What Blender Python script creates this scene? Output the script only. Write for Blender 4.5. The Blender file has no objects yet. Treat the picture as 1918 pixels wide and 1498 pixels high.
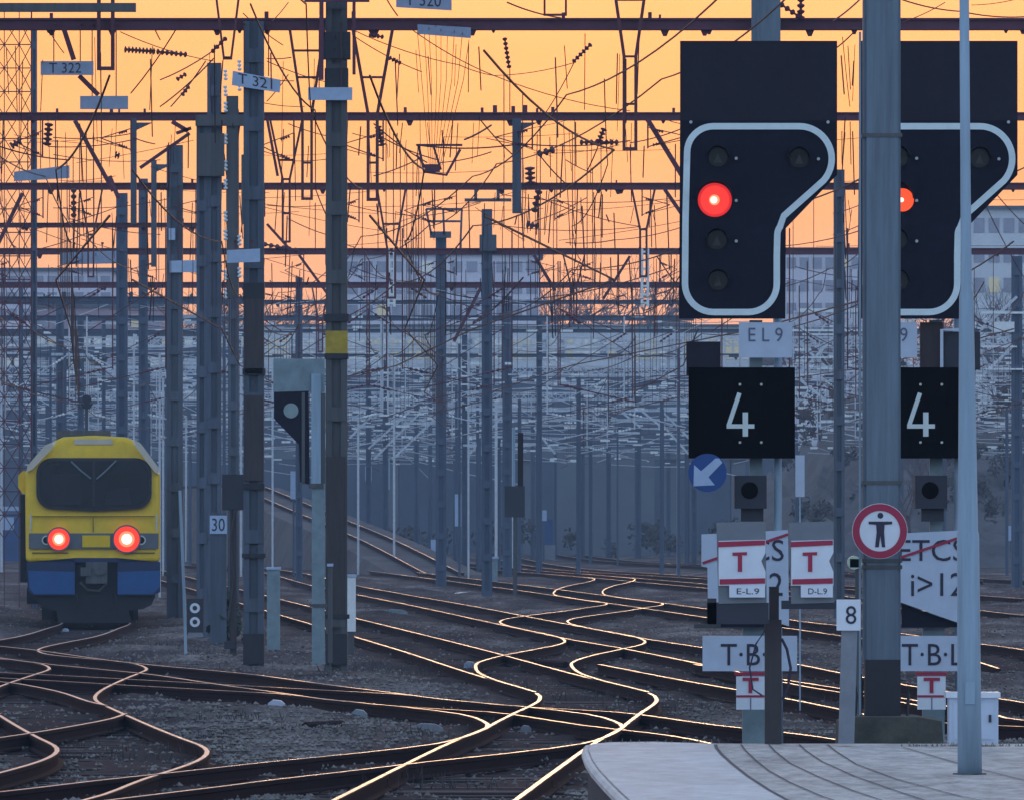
import bpy, bmesh, math, random
import numpy as np
from mathutils import Vector, Matrix
random.seed(7)
R = math.radians
scene = bpy.context.scene
COL = scene.collection

# ------------------------------------------------------------------ render settings
scene.view_settings.view_transform = 'Standard'
scene.view_settings.look = 'None'
scene.view_settings.exposure = 0
scene.view_settings.gamma = 1
scene.render.engine = 'CYCLES'
scene.cycles.max_bounces = 6
scene.cycles.volume_bounces = 0
scene.cycles.use_denoising = True

# ------------------------------------------------------------------ survey of the photograph
F, CX, YH, H = 18000.0, 959.0, 967.0, 2.35      # long lens, in pixels of the photograph; eye height above rail top

def W(px, py, d):                     # pixel at a known distance -> metres
    return Vector(((px - CX) * d / F, d, H - (py - YH) * d / F))

def G(px, py, z=0.0):                 # pixel on a level surface
    d = (H - z) * F / (py - YH)
    return Vector(((px - CX) * d / F, d, z))

def DB(py, z=-0.15):
    return (H - z) * F / (py - YH)

# ------------------------------------------------------------------ materials
def mat(name, col, rough=0.6, metal=0.0, var=0.25, scale=6.0, bump=0.0, col2=None, stretch=None, spec=0.5, big=0.35):
    m = bpy.data.materials.new(name); m.use_nodes = True
    nt = m.node_tree; N = nt.nodes; L = nt.links
    b = N['Principled BSDF']
    b.inputs['Roughness'].default_value = rough
    b.inputs['Metallic'].default_value = metal
    b.inputs['Specular IOR Level'].default_value = spec
    tc = N.new('ShaderNodeTexCoord')
    vec = tc.outputs['Object']
    if stretch:
        mp = N.new('ShaderNodeMapping'); mp.inputs['Scale'].default_value = stretch
        L.new(vec, mp.inputs['Vector']); vec = mp.outputs['Vector']
    n1 = N.new('ShaderNodeTexNoise'); n1.inputs['Scale'].default_value = scale
    n1.inputs['Detail'].default_value = 6; n1.inputs['Roughness'].default_value = 0.65
    L.new(vec, n1.inputs['Vector'])
    n2 = N.new('ShaderNodeTexNoise'); n2.inputs['Scale'].default_value = scale * 0.17
    n2.inputs['Detail'].default_value = 3
    L.new(vec, n2.inputs['Vector'])
    mx = N.new('ShaderNodeMix'); mx.data_type = 'FLOAT'; mx.inputs[0].default_value = big
    L.new(n1.outputs['Fac'], mx.inputs[2]); L.new(n2.outputs['Fac'], mx.inputs[3])
    rp = N.new('ShaderNodeValToRGB')
    rp.color_ramp.elements[0].position = 0.32; rp.color_ramp.elements[1].position = 0.68
    lo = [c * (1 - var) for c in col]
    hi = [min(1, c * (1 + var)) for c in (col2 or col)]
    rp.color_ramp.elements[0].color = (*lo, 1); rp.color_ramp.elements[1].color = (*hi, 1)
    L.new(mx.outputs[0], rp.inputs['Fac']); L.new(rp.outputs['Color'], b.inputs['Base Color'])
    rr = N.new('ShaderNodeMapRange'); rr.inputs['To Min'].default_value = max(0.05, rough - 0.12)
    rr.inputs['To Max'].default_value = min(1, rough + 0.12)
    L.new(n1.outputs['Fac'], rr.inputs['Value']); L.new(rr.outputs['Result'], b.inputs['Roughness'])
    if bump:
        bp = N.new('ShaderNodeBump'); bp.inputs['Strength'].default_value = bump
        bp.inputs['Distance'].default_value = 0.02
        L.new(n1.outputs['Fac'], bp.inputs['Height']); L.new(bp.outputs['Normal'], b.inputs['Normal'])
    return m

def glow(name, col, s):
    m = bpy.data.materials.new(name); m.use_nodes = True
    b = m.node_tree.nodes['Principled BSDF']
    b.inputs['Base Color'].default_value = (*[c * .5 for c in col], 1)
    b.inputs['Emission Color'].default_value = (*col, 1)
    b.inputs['Emission Strength'].default_value = s
    b.inputs['Roughness'].default_value = 0.25
    return m

M = {}
M['steel_blue'] = mat('painted grey blue steel', (.125, .172, .225), .6, 0, .38, 14, .25, stretch=(1, 1, .07))
M['steel_pale'] = mat('pale galvanised steel', (.28, .39, .50), .5, 0, .28, 16, .1, stretch=(1, 1, .06))
M['mast_dark'] = mat('weathered dark mast paint', (.085, .09, .10), .7, 0, .45, 9, .2, stretch=(1, 1, .06))
M['mast_mid'] = mat('weathered slate mast paint', (.075, .098, .14), .65, 0, .45, 9, .2, stretch=(1, 1, .06))
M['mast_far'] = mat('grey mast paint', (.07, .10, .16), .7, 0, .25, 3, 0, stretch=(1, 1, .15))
M['black_paint'] = mat('black bitumen paint', (.018, .02, .03), .6, 0, .3, 8, .1)
M['yellow_band'] = mat('yellow band paint', (.42, .30, .02), .55, 0, .25, 9, .05)
M['oxide'] = mat('red oxide beam paint', (.105, .028, .058), .7, 0, .35, 5, .1)  # grey steel tinted maroon: lens fringing against the sky put into the colour
M['oxide_thin'] = mat('dark oxide rods', (.11, .030, .045), .7, 0, .25, 6, 0)  # same painted fringe tint for the thin steelwork
M['wire'] = mat('tarnished copper wire', (.075, .04, .045), .6, .2, .2, 3, 0)
M['insul_dark'] = mat('brown glazed insulator', (.10, .02, .04), .3, 0, .3, 9, 0)
M['insul_pale'] = mat('white glazed insulator', (.86, .90, .93), .35, 0, .1, 9, 0)
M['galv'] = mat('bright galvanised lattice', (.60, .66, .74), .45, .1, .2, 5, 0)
M['sig_black'] = mat('matt black signal board', (.013, .014, .028), .75, 0, .3, 12, .03, spec=.12)
M['sig_upper'] = mat('dull charcoal signal hood board', (.024, .023, .036), .75, 0, .2, 14, .03, spec=.15)
M['num_black'] = mat('deep black indicator board', (.002, .002, .003), .8, 0, .3, 12, 0, spec=.04)
M['white_strip'] = mat('pale enamel border strip', (.72, .84, .88), .5, 0, .10, 9, 0)
M['lens_off'] = mat('dark unlit lens glass', (.008, .010, .012), .18, 0, .3, 14, 0, spec=.3)
M['glint'] = mat('clear reflector stud', (.5, .55, .55), .3, 0, .1, 20, 0)
M['digit'] = mat('pale green white enamel digit', (.66, .74, .74), .5, 0, .06, 20, 0)
M['plate'] = mat('weathered white sign enamel', (.50, .58, .72), .5, 0, .10, 7, .03)
M['plate2'] = mat('clean white sign enamel', (.70, .75, .84), .45, 0, .10, 6, 0)
M['plate_grey'] = mat('dull grey sign enamel', (.30, .36, .50), .5, 0, .16, 9, 0)
M['plate_far'] = mat('pale blue enamel plate', (.40, .52, .72), .5, 0, .12, 9, 0)
M['ink'] = mat('dark sign lettering', (.025, .02, .05), .6, 0, .2, 12, 0)
M['ink_soft'] = mat('worn grey sign lettering', (.12, .14, .22), .6, 0, .3, 12, 0)
M['sign_red'] = mat('crimson sign enamel', (.36, .012, .06), .45, 0, .12, 9, 0)
M['sign_blue'] = mat('royal blue sign enamel', (.008, .065, .26), .45, 0, .15, 9, 0)
M['greyboard'] = mat('grey back board', (.17, .19, .22), .65, 0, .15, 6, .05)
M['brown_post'] = mat('dark brown timber post', (.055, .045, .052), .8, 0, .35, 4, .3, stretch=(4, 4, .5))
M['conc'] = mat('old grey concrete', (.22, .24, .28), .85, 0, .25, 5, .3)
M['conc_moss'] = mat('mossy dark concrete', (.045, .047, .052), .9, 0, .5, 5, .8, col2=(.085, .085, .070))
M['cab_white'] = mat('white painted cabinet', (.50, .58, .72), .5, 0, .08, 6, .05)
M['cab_green'] = mat('pale green grey cabinet', (.20, .28, .32), .6, 0, .3, 6, .05)
M['cab_dark'] = mat('black sheet metal box', (.022, .028, .045), .6, 0, .25, 8, .05)
M['paving'] = mat('light concrete paving', (.54, .485, .44), .85, 0, .5, 9, .8, stretch=(1, .3, 1))
M['coping'] = mat('smooth white platform coping', (.65, .62, .60), .75, 0, .28, 5, .4, stretch=(1, .3, 1))
M['joint'] = mat('dark paving joint', (.11, .10, .11), .9, 0, .3, 8, .2)
M['wallgrey'] = mat('dark platform wall', (.06, .065, .08), .85, 0, .35, 3, .4)
M['railhead'] = mat('polished rail steel', (.85, .72, .62), .34, 1.0, .10, 20, 0)
M['railside'] = mat('rusty rail steel', (.020, .009, .012), .85, 0, .4, 7, .2, spec=.1)
M['sleeper'] = mat('stained timber sleeper', (.045, .036, .042), .9, 0, .4, 4, .4)
M['t_yellow'] = mat('yellow train paint', (.80, .52, .006), .40, 0, .16, 3, .02)
M['t_roof'] = mat('pale cream roof edge', (.62, .56, .46), .4, 0, .10, 3, .02)  # roof edge tone with the caught light painted in
M['t_blue'] = mat('deep blue train paint', (.010, .085, .27), .45, 0, .22, 3, .02)
M['t_navy'] = mat('navy train paint', (.010, .026, .085), .5, 0, .25, 3, .02)
M['t_grey'] = mat('grey lamp band', (.13, .145, .17), .5, 0, .15, 5, 0)
M['t_under'] = mat('grimy black underframe', (.012, .014, .02), .75, 0, .4, 3, .2)
M['t_glass'] = mat('dark cab window glass', (.006, .009, .012), .2, 0, .5, 2.2, 0, spec=.22)
M['t_seal'] = mat('black rubber seal', (.008, .008, .014), .6, 0, .2, 8, 0)
M['wiper'] = mat('grey wiper arm', (.14, .17, .20), .5, 0, .1, 8, 0)
M['chrome'] = mat('bright lamp rim', (.55, .58, .58), .3, .4, .1, 8, 0)
M['bldg'] = mat('pale lavender render', (.76, .74, .84), .8, 0, .15, .25, 0)
M['bldg2'] = mat('dusty pink render', (.46, .34, .40), .8, 0, .15, .25, 0)
M['bldg3'] = mat('pale grey concrete cladding', (.74, .78, .84), .8, 0, .2, .25, 0)
M['bldg_roof'] = mat('slate grey flat roof', (.10, .12, .16), .8, 0, .2, .4, 0)
M['win_dark'] = mat('dull window glass', (.34, .35, .44), .2, 0, .3, 1, 0)
M['win_lit'] = glow('lamp lit window', (.72, .70, .50), .30)
M['win_lit2'] = glow('cool lit window', (.62, .72, .78), .36)
M['wallfar'] = mat('plain grey retaining wall', (.15, .175, .215), .9, 0, .2, .3, 0)
M['shed_dark'] = mat('dark blue grey cladding', (.085, .11, .165), .85, 0, .3, .3, 0)
M['hill'] = mat('scrub covered bank', (.065, .065, .075), .95, 0, .5, .5, .4, col2=(.10, .095, .10))
M['bark'] = mat('bare winter bark', (.075, .060, .060), .9, 0, .3, 6, 0)
M['twig'] = mat('thin winter twigs', (.17, .13, .15), .9, 0, .3, 6, 0)  # tone lightened so the crowns blend into the pinkish haze
M['leaf_dark'] = mat('dark evergreen leaves', (.018, .035, .024), .7, 0, .5, 5, 0)
M['leaf_brown'] = mat('brown scrub leaves', (.055, .050, .052), .8, 0, .5, 5, 0)
M['straw'] = mat('dry straw weeds', (.24, .22, .20), .9, 0, .3, 9, 0)
M['stone'] = mat('loose ballast stone', (.09, .074, .074), .9, 0, .8, 1.3, 0, col2=(.20, .18, .17))
M['blue_box'] = mat('faded blue steel', (.03, .08, .22), .6, 0, .3, 2, .05)
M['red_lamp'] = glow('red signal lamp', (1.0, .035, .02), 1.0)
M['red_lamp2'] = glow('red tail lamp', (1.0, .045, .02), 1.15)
M['red_rim_glow'] = glow('deep red lens rim', (.80, .012, .012), .75)  # emissive halo painted around the signal lamp
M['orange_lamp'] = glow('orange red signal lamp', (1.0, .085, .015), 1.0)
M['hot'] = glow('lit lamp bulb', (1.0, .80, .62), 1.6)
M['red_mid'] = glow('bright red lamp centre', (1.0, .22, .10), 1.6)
M['lamp_dim'] = mat('dim pale green lens', (.24, .33, .34), .3, 0, .2, 9, 0)
M['lamp_pale'] = mat('pale green lamp housing', (.50, .62, .50), .5, 0, .15, 9, 0)

def ground_material():
    m = bpy.data.materials.new('ballast ground'); m.use_nodes = True
    nt = m.node_tree; N = nt.nodes; L = nt.links; b = N['Principled BSDF']
    b.inputs['Roughness'].default_value = .95; b.inputs['Specular IOR Level'].default_value = .2
    tc = N.new('ShaderNodeTexCoord')
    mp = N.new('ShaderNodeMapping'); mp.inputs['Scale'].default_value = (1, .18, 1); L.new(tc.outputs['Object'], mp.inputs['Vector'])
    a = N.new('ShaderNodeTexNoise'); a.inputs['Scale'].default_value = .55; a.inputs['Detail'].default_value = 6; L.new(mp.outputs['Vector'], a.inputs['Vector'])
    c = N.new('ShaderNodeTexNoise'); c.inputs['Scale'].default_value = 9; c.inputs['Detail'].default_value = 5; c.inputs['Roughness'].default_value = .8; L.new(mp.outputs['Vector'], c.inputs['Vector'])
    r1 = N.new('ShaderNodeValToRGB')
    e = r1.color_ramp.elements
    e[0].position = .33; e[0].color = (.030, .022, .032, 1)
    e[1].position = .66; e[1].color = (.21, .19, .178, 1)
    k = r1.color_ramp.elements.new(.5); k.color = (.085, .070, .070, 1)
    L.new(a.outputs['Fac'], r1.inputs['Fac'])
    r2 = N.new('ShaderNodeValToRGB')
    r2.color_ramp.elements[0].position = .35; r2.color_ramp.elements[0].color = (.45, .45, .45, 1)
    r2.color_ramp.elements[1].position = .70; r2.color_ramp.elements[1].color = (1.7, 1.7, 1.75, 1)
    L.new(c.outputs['Fac'], r2.inputs['Fac'])
    mx = N.new('ShaderNodeMix'); mx.data_type = 'RGBA'; mx.blend_type = 'MULTIPLY'; mx.inputs[0].default_value = 1
    L.new(r1.outputs['Color'], mx.inputs[6]); L.new(r2.outputs['Color'], mx.inputs[7])
    # brake dust and rust stain along the rails
    at = N.new('ShaderNodeAttribute'); at.attribute_name = 'stain'
    rs = N.new('ShaderNodeMath'); rs.operation = 'MULTIPLY'; rs.use_clamp = True
    L.new(at.outputs['Fac'], rs.inputs[0]); L.new(a.outputs['Fac'], rs.inputs[1])
    ms = N.new('ShaderNodeMath'); ms.operation = 'MULTIPLY'; ms.use_clamp = True; ms.inputs[1].default_value = 1.7
    L.new(rs.outputs[0], ms.inputs[0])
    m2 = N.new('ShaderNodeMix'); m2.data_type = 'RGBA'; L.new(ms.outputs[0], m2.inputs[0])
    L.new(mx.outputs[2], m2.inputs[6]); m2.inputs[7].default_value = (.030, .019, .022, 1)
    L.new(m2.outputs[2], b.inputs['Base Color'])
    bp = N.new('ShaderNodeBump'); bp.inputs['Strength'].default_value = .8; bp.inputs['Distance'].default_value = .05
    L.new(c.outputs['Fac'], bp.inputs['Height']); L.new(bp.outputs['Normal'], b.inputs['Normal'])
    return m
M['ground'] = ground_material()

# ------------------------------------------------------------------ object helpers
ORG = {}

def tag(o, label=None, cat=None, group=None, kind=None):
    if label: o['label'] = label
    if cat: o['category'] = cat
    if group: o['group'] = group
    if kind: o['kind'] = kind
    return o

def thing(name, base, label, cat, group=None):
    o = bpy.data.objects.new(name, None); COL.objects.link(o)
    o.empty_display_size = .3
    o.location = base; ORG[o.name] = Vector(base)
    return tag(o, label, cat, group)

class MB:
    def __init__(s): s.v = []; s.f = []; s.m = []
    def add(s, vs, fs, mi=0):
        b = len(s.v); s.v += [tuple(x) for x in vs]; s.f += [tuple(i + b for i in f) for f in fs]; s.m += [mi] * len(fs)
        return s
    def box(s, x0, x1, y0, y1, z0, z1, mi=0):
        vs = [(x, y, z) for x in (x0, x1) for y in (y0, y1) for z in (z0, z1)]
        return s.add(vs, [(0, 1, 3, 2), (4, 6, 7, 5), (0, 4, 5, 1), (2, 3, 7, 6), (0, 2, 6, 4), (1, 5, 7, 3)], mi)
    def pbox(s, px0, py0, px1, py1, d, dep, mi=0):      # front face given by its corners, at distance d
        a = W(px0, py1, d); b = W(px1, py0, d)
        return s.box(a.x, b.x, d, d + dep, a.z, b.z, mi)
    def prism(s, pts, y0, y1, mi=0):                    # pts: (x,z) outline
        n = len(pts)
        ar = sum(pts[i][0] * pts[(i + 1) % n][1] - pts[(i + 1) % n][0] * pts[i][1] for i in range(n))
        if ar < 0: pts = pts[::-1]
        vs = [(p[0], y0, p[1]) for p in pts] + [(p[0], y1, p[1]) for p in pts]
        fs = [tuple(range(n)), tuple(range(2 * n - 1, n - 1, -1))]
        fs += [(i, i + n, (i + 1) % n + n, (i + 1) % n) for i in range(n)]
        return s.add(vs, fs, mi)
    def ppoly(s, pts, d, dep, mi=0):
        w = [W(x, y, d) for x, y in pts]
        return s.prism([(p.x, p.z) for p in w], d, d + dep, mi)
    def pdisc(s, px, py, r, d, dep, n=28, mi=0):
        return s.ppoly([(px + r * math.cos(2 * math.pi * i / n), py + r * math.sin(2 * math.pi * i / n)) for i in range(n)], d, dep, mi)
    def pring(s, px, py, r0, r1, d, dep, n=36, mi=0, a0=0, a1=360):
        full = abs(a1 - a0) >= 360
        k = n if full else n + 1
        vs = []
        for i in range(k):
            a = R(a0 + (a1 - a0) * i / n)
            for r, y in ((r0, d), (r1, d), (r1, d + dep), (r0, d + dep)):
                p = W(px + r * math.cos(a), py + r * math.sin(a), d); vs.append((p.x, y, p.z))
        fs = []
        for i in range(n):
            j = (i + 1) % k
            for q in range(4):
                fs.append((i * 4 + q, i * 4 + (q + 1) % 4, j * 4 + (q + 1) % 4, j * 4 + q))
        return s.add(vs, fs, mi)
    def pband(s, pts, w, d, dep, closed=False, mi=0):   # flat strip along a pixel polyline
        n = len(pts); L_ = []; R_ = []
        for i in range(n):
            a = Vector(pts[i - 1] if (i > 0 or closed) else pts[i]); b = Vector(pts[(i + 1) % n] if (i < n - 1 or closed) else pts[i])
            t = (b - a).normalized(); nn = Vector((-t.y, t.x))
            p = Vector(pts[i])
            L_.append(p + nn * w / 2); R_.append(p - nn * w / 2)
        vs = []
        for l, r in zip(L_, R_):
            for q, y in ((l, d), (r, d), (r, d + dep), (l, d + dep)):
                c = W(q.x, q.y, d); vs.append((c.x, y, c.z))
        fs = []
        for i in range(n if closed else n - 1):
            j = (i + 1) % n
            for q in range(4): fs.append((i * 4 + q, i * 4 + (q + 1) % 4, j * 4 + (q + 1) % 4, j * 4 + q))
        if not closed:
            fs += [(0, 1, 2, 3), tuple((n - 1) * 4 + q for q in (3, 2, 1, 0))]
        return s.add(vs, fs, mi)
    def tube(s, pts, r, n=6, mi=0, cap=True):
        pts = [Vector(p) for p in pts]; k = len(pts)
        rs = r if isinstance(r, (list, tuple)) else [r] * k
        vs = []
        for i in range(k):
            t = (pts[min(i + 1, k - 1)] - pts[max(i - 1, 0)])
            if t.length < 1e-9: t = Vector((0, 0, 1))
            t.normalize()
            up = Vector((0, 0, 1)) if abs(t.z) < .9 else Vector((1, 0, 0))
            a = t.cross(up).normalized(); b = a.cross(t)
            for j in range(n):
                an = 2 * math.pi * j / n + math.pi / n
                vs.append(pts[i] + (a * math.cos(an) + b * math.sin(an)) * rs[i])
        fs = []
        for i in range(k - 1):
            for j in range(n):
                fs.append((i * n + j, i * n + (j + 1) % n, (i + 1) * n + (j + 1) % n, (i + 1) * n + j))
        if cap: fs += [tuple(range(n - 1, -1, -1)), tuple((k - 1) * n + j for j in range(n))]
        return s.add(vs, fs, mi)
    def ptube(s, pts, wpx, d, n=5, mi=0, dd=0):
        return s.tube([W(p[0], p[1], d + (p[2] if len(p) > 2 else 0)) for p in pts], wpx * d / F / 2, n, mi)
    def beads(s, p0, p1, r, k, n=8, mi=0):               # string of insulator sheds
        p0 = Vector(p0); p1 = Vector(p1); pts = []; rs = []
        for i in range(k):
            for t, q in ((.08, .35), (.3, 1), (.6, .9), (.85, .35)):
                pts.append(p0.lerp(p1, (i + t) / k)); rs.append(r * q)
        return s.tube(pts, rs, n, mi)
    def build(s, name, mats, parent=None, smooth=False):
        me = bpy.data.meshes.new(name)
        if parent is not None:
            org = ORG[parent.name]
        else:
            xs = np.array(s.v); lo = xs.min(0); hi = xs.max(0)
            org = Vector(((lo[0] + hi[0]) / 2, (lo[1] + hi[1]) / 2, lo[2]))
        me.from_pydata([(x - org.x, y - org.y, z - org.z) for x, y, z in s.v], [], s.f)
        ms = mats if isinstance(mats, (list, tuple)) else [mats]
        for q in ms: me.materials.append(M[q] if isinstance(q, str) else q)
        if len(ms) > 1: me.polygons.foreach_set('material_index', s.m)
        bm = bmesh.new(); bm.from_mesh(me); bmesh.ops.recalc_face_normals(bm, faces=bm.faces); bm.to_mesh(me); bm.free()
        if smooth: me.polygons.foreach_set('use_smooth', [True] * len(me.polygons))
        me.update()
        o = bpy.data.objects.new(name, me); COL.objects.link(o)
        if parent is not None: o.parent = parent
        else: o.location = org
        ORG[o.name] = org
        return o

def copy_tree(o, delta, parent=None):
    c = o.copy(); COL.objects.link(c)
    if parent is None: c.location = Vector(o.location) + Vector(delta)
    else: c.parent = parent
    ORG[c.name] = ORG[o.name] + Vector(delta)
    for ch in list(o.children): copy_tree(ch, delta, c)
    return c

def text_geo(s):
    cu = bpy.data.curves.new('text', 'FONT'); cu.body = s; cu.size = 1; cu.resolution_u = 3
    ob = bpy.data.objects.new('text', cu); COL.objects.link(ob)
    dg = bpy.context.evaluated_depsgraph_get()
    me = bpy.data.meshes.new_from_object(ob.evaluated_get(dg))
    vs = [(v.co.x, v.co.y) for v in me.vertices]; fs = [tuple(p.vertices) for p in me.polygons]
    bpy.data.objects.remove(ob); bpy.data.curves.remove(cu); bpy.data.meshes.remove(me)
    return vs, fs

def lettering(s, x0, y0, x1, y1, d, m, parent, slope=0.0, name='lettering'):
    vs, fs = text_geo(s)
    xs = [v[0] for v in vs]; ys = [v[1] for v in vs]
    ax, bx, ay, by = min(xs), max(xs), min(ys), max(ys)
    out = []
    for x, y in vs:
        u = (x - ax) / (bx - ax); w = (y - ay) / (by - ay)
        out.append(W(x0 + u * (x1 - x0), y1 + w * (y0 - y1) + slope * u * (x1 - x0), d))
    b = MB(); b.add(out, fs)
    return b.build(name, m, parent)

# ------------------------------------------------------------------ camera, world, sun, air
cam = bpy.data.cameras.new('camera'); co = bpy.data.objects.new('camera', cam); COL.objects.link(co)
cam.sensor_width = 36; cam.lens = 36 * F / 1918; cam.shift_y = (YH - 749) / 1918
cam.clip_start = .5; cam.clip_end = 5000
co.location = (0, 0, H); co.rotation_euler = (R(90), 0, 0)
scene.camera = co

w = bpy.data.worlds.new('World'); scene.world = w; w.use_nodes = True
nt = w.node_tree; N = nt.nodes; L = nt.links
bg = N['Background']; out = N['World Output']
sky = N.new('ShaderNodeTexSky'); sky.sky_type = 'NISHITA'; sky.sun_disc = False
sky.sun_elevation = R(3.0); sky.sun_rotation = R(1); sky.air_density = 1.4; sky.dust_density = 3
L.new(sky.outputs['Color'], bg.inputs['Color']); bg.inputs['Strength'].default_value = .05
tc = N.new('ShaderNodeTexCoord'); sp = N.new('ShaderNodeSeparateXYZ'); L.new(tc.outputs['Generated'], sp.inputs['Vector'])
def ramp(stops, fac):
    r = N.new('ShaderNodeValToRGB'); L.new(fac, r.inputs['Fac'])
    el = r.color_ramp.elements
    el[0].position, el[0].color = stops[0][0], (*stops[0][1], 1)
    el[1].position, el[1].color = stops[-1][0], (*stops[-1][1], 1)
    for p, c in stops[1:-1]:
        e = el.new(p); e.color = (*c, 1)
    return r.outputs['Color']
# western afterglow, low on the horizon, and the blue dusk overhead and behind
west = ramp([(0, (.40, .32, .36)), (.018, (.50, .38, .33)), (.028, (.49, .35, .26)), (.040, (.44, .29, .175)), (.055, (.40, .27, .215)), (.11, (.50, .36, .27)),
             (.28, (.28, .36, .54)), (.6, (.25, .37, .62)), (1, (.24, .36, .60))], sp.outputs['Z'])
east = ramp([(0, (.42, .58, .78)), (.15, (.60, .80, 1.05)), (.5, (.52, .72, 1.05)), (1, (.24, .36, .60))], sp.outputs['Z'])
mr = N.new('ShaderNodeMapRange'); mr.inputs['From Min'].default_value = -.25; mr.inputs['From Max'].default_value = .85
mr.interpolation_type = 'SMOOTHSTEP'
L.new(sp.outputs['Y'], mr.inputs['Value'])
mix = N.new('ShaderNodeMix'); mix.data_type = 'RGBA'
L.new(mr.outputs['Result'], mix.inputs[0]); L.new(east, mix.inputs[6]); L.new(west, mix.inputs[7])
# thin streaks of evening cloud
mpw = N.new('ShaderNodeMapping'); mpw.inputs['Scale'].default_value = (9, 9, 60); L.new(tc.outputs['Generated'], mpw.inputs['Vector'])
nzw = N.new('ShaderNodeTexNoise'); nzw.inputs['Scale'].default_value = 1.6; nzw.inputs['Detail'].default_value = 4; L.new(mpw.outputs['Vector'], nzw.inputs['Vector'])
mrw = N.new('ShaderNodeMapRange'); mrw.inputs['From Min'].default_value = .3; mrw.inputs['From Max'].default_value = .7; mrw.inputs['To Min'].default_value = .86; mrw.inputs['To Max'].default_value = 1.12
L.new(nzw.outputs['Fac'], mrw.inputs['Value'])
vmw = N.new('ShaderNodeVectorMath'); vmw.operation = 'SCALE'; L.new(mix.outputs[2], vmw.inputs[0]); L.new(mrw.outputs['Result'], vmw.inputs['Scale'])
bg2 = N.new('ShaderNodeBackground'); L.new(vmw.outputs['Vector'], bg2.inputs['Color']); bg2.inputs['Strength'].default_value = 1.05
add = N.new('ShaderNodeAddShader'); L.new(bg.outputs[0], add.inputs[0]); L.new(bg2.outputs[0], add.inputs[1]); L.new(add.outputs[0], out.inputs['Surface'])

sun = bpy.data.lights.new('sun', 'SUN'); so = bpy.data.objects.new('sun', sun); COL.objects.link(so)
sun.energy = .35; sun.angle = R(6); sun.color = (1, .60, .30)
dirv = Vector((math.sin(R(1)), math.cos(R(1)), math.tan(R(3.0))))
so.rotation_euler = dirv.to_track_quat('Z', 'Y').to_euler(); so.location = (0, 300, 60)

def haze():
    m = bpy.data.materials.new('blue evening haze'); m.use_nodes = True
    n = m.node_tree.nodes; n.remove(n['Principled BSDF'])
    v = n.new('ShaderNodeVolumePrincipled')
    v.inputs['Color'].default_value = (.42, .545, .70, 1); v.inputs['Density'].default_value = .00048
    v.inputs['Anisotropy'].default_value = 0.0
    m.node_tree.links.new(v.outputs[0], n['Material Output'].inputs['Volume'])
    b = MB(); b.box(-90, 90, -6, 900, -1.6, 32)
    o = b.build('haze', m); tag(o, kind='stuff')
haze()

# ------------------------------------------------------------------ tracks
def crom(pts, step=1.5):
    out = []
    n = len(pts)
    for i in range(n - 1):
        p0, p1, p2, p3 = pts[max(i - 1, 0)], pts[i], pts[i + 1], pts[min(i + 2, n - 1)]
        k = max(2, int(abs(p2[1] - p1[1]) / step))
        # monotone in distance: Hermite with finite-difference slopes
        def sl(a, b): return (b[0] - a[0]) / ((b[1] - a[1]) or 1e-6)
        m1 = sl(p0, p2) if i > 0 else sl(p1, p2)
        m2 = sl(p1, p3) if i < n - 2 else sl(p1, p2)
        h = p2[1] - p1[1]
        for j in range(k):
            t = j / k
            h00 = 2 * t**3 - 3 * t**2 + 1; h10 = t**3 - 2 * t**2 + t; h01 = -2 * t**3 + 3 * t**2; h11 = t**3 - t**2
            out.append((h00 * p1[0] + h10 * h * m1 + h01 * p2[0] + h11 * h * m2, p1[1] + t * h))
    out.append(tuple(pts[-1])); return out

PROF = [(-.024, 0), (.024, 0), (.036, -.006), (.036, -.038), (.012, -.05), (.012, -.12), (.07, -.135), (.07, -.15), (-.07, -.15), (-.07, -.135), (-.012, -.12), (-.012, -.05), (-.036, -.038), (-.036, -.006)]
def rail_mb(path, dx, lift=0.0, zf=None):
    b = MB(); n = len(PROF); vs = []
    for x, y in path:
        z0 = zf(y) if zf else 0
        for a, z in PROF: vs.append((x + dx + a, y, z + lift + z0))
    fs = []; mi = []
    for i in range(len(path) - 1):
        for j in range(n):
            fs.append((i * n + j, i * n + (j + 1) % n, (i + 1) * n + (j + 1) % n, (i + 1) * n + j))
            mi.append(0 if j == 0 else 1)
    fs += [tuple(range(n)), tuple((len(path) - 1) * n + j for j in range(n - 1, -1, -1))]; mi += [1, 1]
    b.v = vs; b.f = fs; b.m = mi
    return b

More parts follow.
